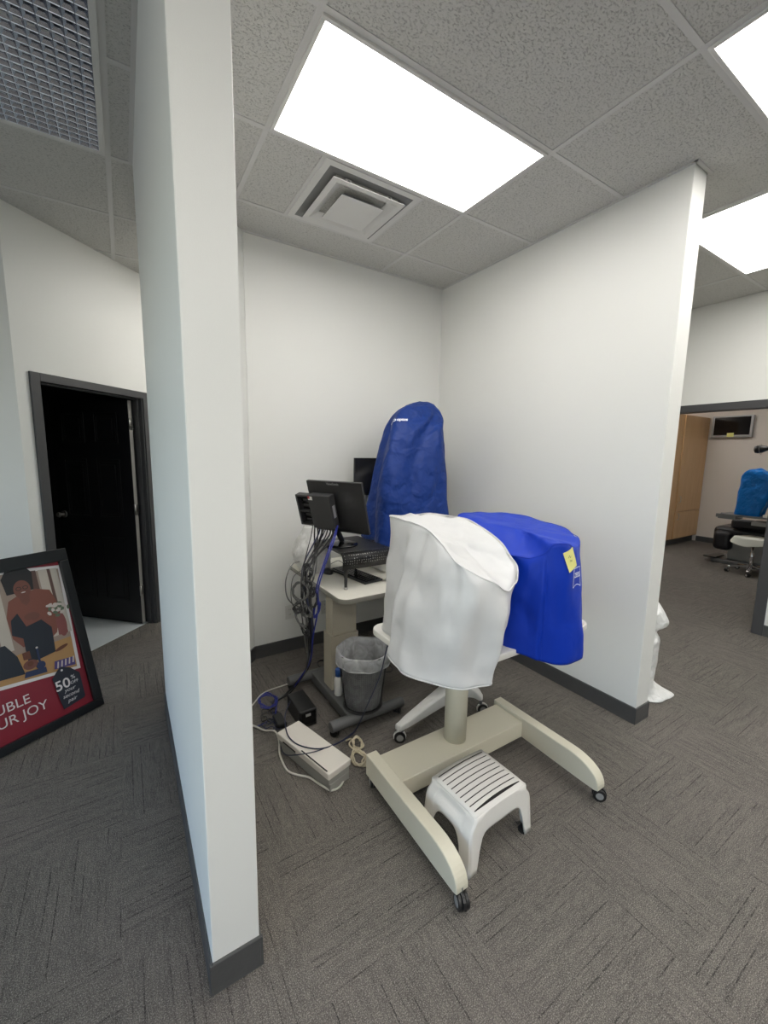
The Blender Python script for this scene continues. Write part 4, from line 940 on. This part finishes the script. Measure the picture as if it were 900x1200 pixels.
coil((0.6689, 2.3776, 0.0500), .050, .062, 14, 4, .0032, CABB, 'blue network cable coiled on the carpet beside the black power box', ax=Vector((1, 0, 0)), ay=Vector((0, 1, .15)).normalized(), jit=.008, ends=([], [(0.6740, 2.2584, 0.0200), (0.6174, 2.2415, 0.0060), (0.5543, 2.2290, 0.0040)]))
coil((0.6478, 2.2741, 0.0200), .04, .05, 9, 2, .0034, CABK, 'black power lead curled on the carpet left of the white box', ax=Vector((1, 0, 0)), ay=Vector((0, 1, .1)).normalized(), jit=.016)
coil((0.6315, 2.1874, 0.0120), .03, .05, 9, 2, .0026, CABN, 'thin navy lead curled on the carpet beside the near left corner of the white box', ax=Vector((.8, .6, 0)).normalized(), ay=Vector((-.6, .8, 0)).normalized(), jit=.014)
coil((1.1881, 2.6917, 0.0060), .045, .07, 9, 1, .0036, CABK, 'black lead looped on the carpet behind the white bottle', jit=.004, ay=Vector((0, 1, 0)))
coil((1.5505, 2.4201, 0.0060), .05, .08, 9, 1, .0036, CABK, 'black lead looped on the carpet right of the bin', jit=.004, ay=Vector((0, 1, 0)))

# wall outlets
for x, z, lb in ((1.046, .325, 'white double socket plate low on the back wall, behind the hanging cables'), (1.35, .31, 'white double socket plate low on the back wall, right beside the desk column')):
    T = thing('wall_outlet', lb, 'socket', (x, 3.042, z))
    b = MB(); b.box((x-.036, 3.036, z-.058), (x+.036, 3.0415, z+.058), MAPLE_L); b.build('plate', T, bevel=.003)
    for dz in (-.02, .02):
        b = MB(); q = Matrix.Translation((x, 3.0358, z+dz)) @ Matrix.Rotation(PI/2, 4, 'X'); b.prism(rrect(-.017, -.014, .017, .014, .007), 0, .002, MAPLE_L, q); k = b.build('socket', T)
        b = MB()
        for dx in (-.006, .006): b.box((x+dx-.001, 3.0330, z+dz-.003), (x+dx+.001, 3.0337, z+dz+.006), SLOT)
        b.build('slots', k)

# ------------------------------------------------------------------ framed sale sign, leaning back on its strut
th = R(15.3); O = Vector((-.207, 2.947, .003)); bx = Vector((.834, .551, 0)).normalized(); nh = Vector((.551, -.834, 0)).normalized()
MP = frame_M(O, bx, Vector((0, 0, math.cos(th)))-nh*math.sin(th))     # x right, y up the board, z out to the viewer
T = thing('floor_sign', 'black framed red sale poster standing tilted on the carpet left of the partition', 'sign', tuple(O+bx*-.35))
Wd, Ht = .700, 1.004
BLK = mat('black_snap_frame', (17, 17, 18), .35, noise_scale=9, noise_amt=.05)
b = MB(); fw = .046
for a, c in (((-Wd, 0), (0, fw)), ((-Wd, Ht-.075), (0, Ht)), ((-Wd, fw), (-Wd+fw, Ht-.075)), ((-fw-.003, fw), (0, Ht-.075))): b.box((a[0], a[1], .002), (c[0], c[1], .026), BLK, MP)
b.build('frame', T, bevel=.004)
b = MB(); b.box((-Wd+.01, .01, -.012), (-.01, Ht-.01, .002), BLK, MP); b.build('back_board', T)
b = MB(); q0 = MP @ Vector((-.35, .80, -.012)); q1 = Vector((q0.x, q0.y, .006))-nh*.22
b.cyl(q0, q1, .012, BLK); b.build('strut', T)
def pm(name, rgb, r=.35): return mat('poster_'+name, rgb, r, noise_scale=12, noise_amt=.05)
PRED = pm('red', (132, 30, 44)); PWH = pm('white', (222, 216, 214)); PCUR = pm('curtain', (150, 132, 120)); PCURD = pm('dark_curtain', (92, 68, 60)); PCURL = pm('pale_curtain', (186, 176, 164))
PHAIR = pm('hair', (38, 34, 34)); PSK = pm('skin', (112, 70, 58)); PTOP = pm('rust_top', (124, 74, 60)); PAP = pm('apron', (34, 36, 44)); PWOOD = pm('table_wood', (172, 132, 84)); PNAV = pm('navy', (40, 48, 80))
PGRN = pm('leaf', (92, 104, 84)); PVASE = pm('vase', (128, 74, 70)); PPUR = pm('purple', (76, 62, 116)); PTAG = pm('tag', (34, 34, 44)); PFL = pm('blossom', (196, 184, 176)); PBR = pm('brown', (100, 58, 40))
b = MB(); lay = [0]
def pp(pts, m):
    lay[0] += 1; z = .003+.00012*lay[0]; b.add([(x, y, z) for x, y in pts], [tuple(range(len(pts)))], m, False, MP)
def pe(cx, cy, rx, ry, m, n=24, a0=0): pp([(cx+rx*math.cos(2*PI*i/n)*math.cos(a0)-ry*math.sin(2*PI*i/n)*math.sin(a0), cy+rx*math.cos(2*PI*i/n)*math.sin(a0)+ry*math.sin(2*PI*i/n)*math.cos(a0)) for i in range(n)], m)
pp([(-.66, .03), (-.04, .03), (-.04, .94), (-.66, .94)], PRED)
pp([(-.66, .352), (-.068, .266), (-.040, .905), (-.66, .98)], PWH)
PL = [(-.66, .372), (-.084, .285), (-.056, .888), (-.66, .955)]; pp(PL, PCUR)
for x0, x1, m in ((-.60, -.55, PCURD), (-.53, -.46, PCURL), (-.40, -.35, PCURL), (-.20, -.17, PCURD), (-.16, -.115, PCURL), (-.115, -.10, PCURD), (-.098, -.066, PCURL)):
    pp([(x0, .50), (x1, .50), (x1, .893+.03*(-x1-.06)*3.5), (x0, .893+.03*(-x0-.06)*3.5)], m)
pp([(-.66, .372), (-.084, .285), (-.076, .47), (-.30, .47), (-.66, .46)], PWOOD)
# second sitter at the left, standing figure in rust top and dark apron
pe(-.47, .60, .05, .065, PHAIR); pe(-.46, .585, .036, .05, PSK); pp([(-.58, .39), (-.33, .355), (-.345, .46), (-.385, .54), (-.47, .545), (-.57, .52)], PAP)
pp([(-.345, .56), (-.35, .68), (-.325, .765), (-.28, .785), (-.19, .80), (-.125, .775), (-.105, .70), (-.115, .60), (-.14, .52), (-.17, .50), (-.31, .50)], PTOP)
pp([(-.305, .40), (-.17, .415), (-.16, .56), (-.20, .62), (-.30, .60)], PAP); pp([(-.345, .58), (-.30, .545), (-.27, .59), (-.30, .69), (-.335, .66)], PAP)
pe(-.262, .872, .068, .058, PHAIR); pp([(-.325, .80), (-.20, .80), (-.19, .90), (-.21, .93), (-.31, .93), (-.335, .89)], PHAIR); pe(-.252, .815, .040, .052, PSK); pp([(-.275, .785), (-.225, .785), (-.23, .74), (-.25, .72), (-.27, .74)], PSK)
for cx in (-.268, -.236):
    pp([(cx+.013*math.cos(2*PI*i/14), .822+.011*math.sin(2*PI*i/14)) for i in range(14)], PHAIR); pp([(cx+.010*math.cos(2*PI*i/14), .822+.008*math.sin(2*PI*i/14)) for i in range(14)], PSK)
pe(-.250, .797, .011, .0032, PFL); pe(-.242, .655, .034, .020, PSK); pe(-.222, .645, .022, .015, PSK, a0=.6)
pe(-.108, .56, .026, .075, PVASE); pp([(-.135, .50), (-.085, .50), (-.09, .60), (-.13, .60)], PVASE)
for i in range(16):
    a = i*2.4; r = .012+.0045*i; pe(-.11+r*math.cos(a)*.8, .655+r*math.sin(a)*.5, .009, .014, PGRN if i % 2 else PFL, n=8, a0=a)
for i in range(6): pe(-.155+.012*i, .685-.004*(i % 3), .011, .007, PFL, n=10)
pp([(-.262, .37), (-.252, .37), (-.25, .47), (-.26, .47)], PNAV); pe(-.255, .474, .006, .006, PFL, n=10); pe(-.255, .372, .022, .022, PNAV)
pe(-.30, .395, .034, .026, PSK); pe(-.30, .40, .014, .014, PBR); pp([(-.325, .43), (-.29, .425), (-.29, .47), (-.325, .47)], PBR)
pe(-.14, .425, .036, .010, PBR, a0=.25); pp([(-.34, .335), (-.235, .322), (-.235, .352), (-.33, .365)], PNAV)
pp([(-.20, .318), (-.092, .300), (-.09, .350), (-.19, .362)], PPUR)
for i in range(5): pp([(-.186+.02*i, .318), (-.178+.02*i, .317), (-.170+.02*i, .352), (-.177+.02*i, .353)], PFL)
b.build('poster_print', T)
ZT = .003+.00012*(lay[0]+2)
b = MB(); b.add([(x, y, ZT) for x, y in ((-.204, .078), (-.092, .092), (-.083, .10), (-.083, .245), (-.125, .296), (-.165, .318), (-.178, .316), (-.222, .272), (-.222, .265))], [tuple(range(9))], PTAG, False, MP); b.build('price_tag_print', T)
def pt(txt, size, x, y, sx=1, rot=0, align='CENTER', shear=0, bold=0, dz=.0004):
    vs, fs = text_mesh(txt, size, PWH, align=align, shear=shear, bold=bold); k = MB()
    k.add([(x+(v.x*sx)*math.cos(rot)-v.y*math.sin(rot), y+(v.x*sx)*math.sin(rot)+v.y*math.cos(rot), ZT+dz) for v in vs], fs, PWH, False, MP); return k.build('lettering', T)
pt('DOUBLE', .070, -.338, .222, align='RIGHT'); pt('YOUR JOY', .070, -.270, .152, align='RIGHT')
pt('50', .080, -.180, .215, bold=.001, rot=.03); pt('%', .034, -.122, .236); pt('OFF', .024, -.120, .206)
pt('your', .030, -.152, .176, shear=.3); pt('second', .030, -.152, .145, shear=.3); pt('pair', .030, -.152, .114, shear=.3)
k = MB(); k.add([(-.168+.006*math.cos(2*PI*i/14), .298+.006*math.sin(2*PI*i/14), ZT+.0004) for i in range(14)], [tuple(range(14))], PWH, False, MP); k.build('tag_hole_print', T)

# ------------------------------------------------------------------ white sack behind the right partition
sx_, sy_ = 2.875, 1.36
def rg(r, z, ox=0, oy=0, jit=.0, n=12, fl=None, ph=0):
    o = []
    for i in range(n):
        a = 2*PI*i/n; rr = r*(1+jit*math.sin(a*3+ph)); p = [sx_+ox+rr*math.cos(a), sy_+oy+rr*math.sin(a), z]
        if fl and i in fl: p[0] += fl[i][0]; p[1] += fl[i][1]; p[2] += fl[i][2]
        o.append(tuple(p))
    return o
sack = [rg(.20, .006, jit=.06, fl={9: (.02, -.03, 0), 10: (.07, -.07, 0), 11: (.03, -.01, 0)}), rg(.17, .07, jit=.05), rg(.178, .22, jit=.06, ph=1), rg(.19, .36, jit=.06, ph=2), rg(.16, .46, jit=.08, ph=1), rg(.17, .52, jit=.05, fl={9: (.01, -.03, -.01), 10: (.03, -.03, -.01)}), rg(.165, .60, jit=.06), rg(.09, .68, jit=.1)]
cover_thing('sack', 'tied white plastic sack standing on the carpet behind the right partition wall', 'bag', sack, CL_T, wr=.012, seed=4, foldn=9, foldamp=.006, nv=5)

# ------------------------------------------------------------------ exam room
T = thing('cabinet', 'tall maple cabinet with upper and lower doors in the exam room', 'cabinet', (8.6, 3.42, 0))
b = MB(); b.box((7.85, 3.44, .12), (9.41, 3.98, 2.36), WOOD); b.build('body', T, bevel=.002)
b = MB(); b.box((7.87, 3.49, 0), (9.41, 3.97, .12), BASE); b.build('plinth', T)
for z0, z1 in ((.13, .625), (.635, 2.35)):
    b = MB(); b.box((8.42, 3.42, z0), (9.40, 3.438, z1), WOOD); d = b.build('door', T, bevel=.003)
    b = MB(); b.tube([(8.50, 3.42, (z1-.14) if z0 < .5 else .80), (8.50, 3.395, (z1-.13) if z0 < .5 else .81), (8.50, 3.395, (z1-.04) if z0 < .5 else .90), (8.50, 3.42, (z1-.03) if z0 < .5 else .91)], .005, NICKEL); b.build('handle', d)
T = thing('base_cabinet', 'maple worktop unit left of the tall cabinet in the exam room', 'cabinet', (7.4, 3.5, 0))
b = MB(); b.box((7.0, 3.46, .12), (7.83, 3.98, .70), WOOD); b.build('body', T); b = MB(); b.box((7.0, 3.40, .70), (7.83, 3.98, .74), WOOD); b.build('worktop', T, bevel=.004); b = MB(); b.box((7.0, 3.5, 0), (7.83, 3.97, .12), BASE); b.build('plinth', T)
T = thing('television', 'small wall screen with silver frame and a yellow note on its lower edge', 'television', (9.38, 3.065, 2.17))
b = MB(); b.box((9.345, 2.765, 1.985), (9.40, 3.362, 2.372), SILVER); b.build('frame', T, bevel=.006)
b = MB(); b.box((9.342, 2.800, 2.030), (9.3455, 3.327, 2.350), SCREEN); b.build('screen', T)
b = MB(); b.box((9.40, 2.97, 2.10), (9.419, 3.16, 2.26), BLACKP); b.build('wall_mount', T)
b = MB(); b.box((9.3400, 3.02, 1.998), (9.3419, 3.12, 2.068), YEL); o = b.build('sticky_note'); tag(o, 'yellow sticky note on the lower edge of the wall screen', 'sticky note')

# exam chair: seat, back, foot box
T = thing('exam_chair', 'black padded exam chair on a grey base behind the wheeled stool', 'exam chair', (8.0, 2.2, 0))
b = MB(); b.box((7.78, 1.75, .36), (8.35, 2.62, .56), LEATH); b.build('seat', T, bevel=.07, seg=4)
b = MB(); b.box((7.72, 2.36, .20), (8.30, 2.60, .50), LEATH); b.build('leg_rest', T, bevel=.07, seg=4)
b = MB(); b.box((7.95, 1.60, .50), (8.38, 1.80, 1.25), LEATH); b.build('backrest', T, bevel=.06, seg=4)
b = MB(); b.box((7.74, 1.95, .56), (7.84, 2.40, .70), LEATH); b.build('armrest', T, bevel=.04, seg=3)
b = MB(); b.box((7.82, 1.90, .06), (8.22, 2.42, .34), GREYP); b.build('pedestal', T, bevel=.02)
b = MB(); b.box((7.72, 1.80, 0), (8.32, 2.58, .06), STEEL); b.build('base_plate', T, bevel=.01)
b = MB(); b.box((7.66, 2.50, .07), (8.00, 2.66, .09), BLACKP); b.build('footrest', T, bevel=.006)
# wheeled stool
T = thing('exam_stool', 'wheeled stool with black seat and chrome five-star base in the exam room', 'stool', (7.35, 2.02, 0))
cx, cy = 7.35, 1.99
b = MB(); b.lathe([(.14, .435), (.17, .445), (.18, .47), (.17, .495), (.12, .503), (.0001, .505)], LEATH, (cx, cy, 0), n=32); b.build('seat', T)
b = MB(); b.lathe([(.022, .09), (.022, .30), (.014, .31), (.014, .44)], CHROME, (cx, cy, 0), n=20); b.build('gas_lift', T)
for k in range(5):
    a = R(118+72*k); dx, dy = math.cos(a), math.sin(a); n = Vector((-dy, dx, 0)); vs = []; fs = []
    for i in range(9):
        t = i/8; r = .02+.235*t; z = .115-.03*t-.01*t*t; w = .024-.008*t; h_ = .028-.012*t
        p = Vector((cx+dx*r, cy+dy*r, z))
        for s, q in ((-1, 0), (1, 0), (1, .6), (.5, 1), (-.5, 1), (-1, .6)): vs.append(p+n*w*s+Vector((0, 0, h_*q-h_/2)))
    for i in range(8):
        for j in range(6): fs.append((i*6+j, i*6+(j+1) % 6, (i+1)*6+(j+1) % 6, (i+1)*6+j))
    fs += [tuple(range(6))[::-1], tuple(range(48, 54))]
    b = MB(); b.add(vs, fs, CHROME, True); b.build('leg', T); castor(T, cx+dx*.245, cy+dy*.245, r=.026, top=.066, rot=a+.8)
sheet = [[(7.19,2.16,.435),(7.17,2.02,.40),(7.20,1.86,.435),(7.34,1.80,.47),(7.48,1.86,.48),(7.52,2.02,.48),(7.47,2.14,.48),(7.32,2.19,.475)],
         [(7.21,2.13,.515),(7.195,2.01,.515),(7.22,1.89,.515),(7.34,1.83,.515),(7.45,1.88,.515),(7.49,2.02,.515),(7.45,2.11,.515),(7.32,2.16,.515)]]
sheet = [[(cx+(p[0]-cx)*1.2, cy+(p[1]-cy)*1.15, p[2]+.004) for p in r] for r in sheet]
cover_thing('paper_sheet', 'white paper sheet draped over the seat of the wheeled stool', 'paper', sheet, PAPER, wr=.003, seed=2, foldamp=.002, nv=6, cap_rise=.006, capw=.5)
# instrument arm table with bagged machine
T = thing('instrument_arm_table', 'grey swing-arm instrument table carrying the sky-blue bagged machine', 'instrument table', (7.45, 1.9, 0))
b = MB(); b.box((7.30, 1.40, .785), (7.66, 2.40, .81), STEEL); b.build('table_top', T, bevel=.004)
b = MB(); b.box((7.33, 2.22, .735), (7.60, 2.43, .785), STEEL); b.box((7.34, 2.41, .75), (7.38, 2.46, .80), STEEL); b.box((7.52, 2.41, .75), (7.56, 2.46, .80), STEEL); b.build('head_clamp', T, bevel=.003)
b = MB(); b.box((7.36, 1.40, .68), (7.60, 2.05, .735), GREYP); b.build('rail', T, bevel=.004)
b = MB(); b.cyl((7.50, 1.30, 0), (7.50, 1.30, 2.0), .045, BLACKP); b.cyl((7.50, 1.30, 0), (7.50, 1.30, .03), .24, BLACKP); b.box((7.46, 1.30, .70), (7.54, 1.45, .78), BLACKP); b.build('pole', T)
b = MB(); b.box((7.32, 1.86, .8105), (7.40, 1.93, .845), WPLAST); b.build('control_box', T, bevel=.003)
bb = [[(7.36,2.24,.8125),(7.33,2.12,.8125),(7.34,2.02,.8125),(7.37,1.965,.8125),(7.52,1.96,.8125),(7.62,2.02,.8125),(7.62,2.20,.8125),(7.50,2.26,.8125)],
      [(7.35,2.235,.92),(7.32,2.12,.90),(7.33,2.02,.90),(7.36,1.95,.90),(7.52,1.94,.92),(7.62,2.02,.92),(7.62,2.20,.92),(7.50,2.25,.92)],
      [(7.36,2.24,1.30),(7.32,2.15,1.29),(7.32,2.0,1.27),(7.35,1.87,1.27),(7.52,1.86,1.29),(7.62,2.0,1.3),(7.62,2.16,1.3),(7.50,2.20,1.3)],
      [(7.37,2.20,1.42),(7.34,2.14,1.45),(7.34,2.02,1.44),(7.36,1.88,1.37),(7.52,1.88,1.38),(7.60,2.0,1.42),(7.60,2.12,1.45),(7.50,2.17,1.46)]]
cover_thing('plastic_cover', 'sky-blue plastic bag pulled over the machine on the swing-arm table', 'dust cover', bb, CL_P, wr=.014, seed=8, foldn=6, foldamp=.006, cap_rise=.05)
T = thing('exam_lamp', 'black exam lamp head on an arm above the sky-blue bag', 'lamp', (7.50, 1.34, 2.0))
b = MB(); b.tube([(7.50, 1.30, 1.95), (7.48, 1.55, 1.86), (7.45, 1.80, 1.79), (7.42, 2.0, 1.745)], .014, BLACKP); b.build('arm', T)
b = MB(); q = frame_M((7.41, 2.0, 1.745), (1, 0, 0), (0, .25, 1)); q = Matrix.Translation((7.41, 1.985, 1.745)) @ Matrix.Rotation(R(-97), 4, 'X')
b.lathe([(.018, 0), (.034, .03), (.050, .075), (.056, .12), (.046, .150), (.02, .160), (.0001, .161)], BLACKP, n=24, M=q); b.build('lamp_head', T)
b = MB(); b.tube([q @ Vector((.07*math.cos(2*PI*i/16), .07*math.sin(2*PI*i/16), .09)) for i in range(16)], .003, GREYP, n=6, closed=True); b.build('guard_ring', T)

# ------------------------------------------------------------------ camera
cam = bpy.data.cameras.new('camera'); co = bpy.data.objects.new('camera', cam); C.objects.link(co); sc.camera = co
cam.sensor_fit = 'VERTICAL'; cam.sensor_height = 24.0; cam.lens = 24.0*480.932/1200.0; cam.clip_start = .02; cam.clip_end = 60
yaw, pitch, roll = 0.5633064468761767, 0.13922930931619682, 0.016080513350249973
cy_, sy2, cp, sp = math.cos(yaw), math.sin(yaw), math.cos(pitch), math.sin(pitch)
fw_ = Vector((sy2*cp, cy_*cp, -sp)); rt = Vector((cy_, -sy2, 0)); up = rt.cross(fw_)
r2 = rt*math.cos(roll)+up*math.sin(roll); u2 = -rt*math.sin(roll)+up*math.cos(roll)
M = Matrix((r2, u2, -fw_)).transposed().to_4x4(); M.translation = (0, 0, 1.5797505); co.matrix_world = M

# ------------------------------------------------------------------ daylight through the shop windows
w = bpy.data.worlds.new('world'); sc.world = w; w.use_nodes = True; t = w.node_tree; t.nodes.clear()
sk = t.nodes.new('ShaderNodeTexSky'); sk.sky_type = 'NISHITA'; sk.sun_disc = False; sk.sun_elevation = R(38); sk.sun_rotation = R(120)
bg = t.nodes.new('ShaderNodeBackground'); bg.inputs[1].default_value = 2.3; out = t.nodes.new('ShaderNodeOutputWorld')
mxn = t.nodes.new('ShaderNodeMix'); mxn.data_type = 'RGBA'; mxn.inputs[0].default_value = .6; mxn.inputs[7].default_value = (.66, .65, .69, 1); t.links.new(sk.outputs[0], mxn.inputs[6]); t.links.new(mxn.outputs[2], bg.inputs[0]); t.links.new(bg.outputs[0], out.inputs[0])
for y0, y1 in ((-3.6, -.15), (.15, 3.2)):
    L = bpy.data.lights.new('window_portal', 'AREA'); L.shape = 'RECTANGLE'; L.size = y1-y0; L.size_y = 2.3; L.cycles.is_portal = True
    o = bpy.data.objects.new('window_portal', L); C.objects.link(o); o.location = (-4.62, (y0+y1)/2, 1.6); o.rotation_euler = (R(90), 0, R(-90))

vs_ = sc.view_settings; vs_.view_transform = 'Standard'; vs_.look = 'None'; vs_.gamma = 1; vs_.use_curve_mapping = False; vs_.exposure = -0.05
sc.cycles.max_bounces = 10; sc.cycles.diffuse_bounces = 6; sc.cycles.transparent_max_bounces = 16
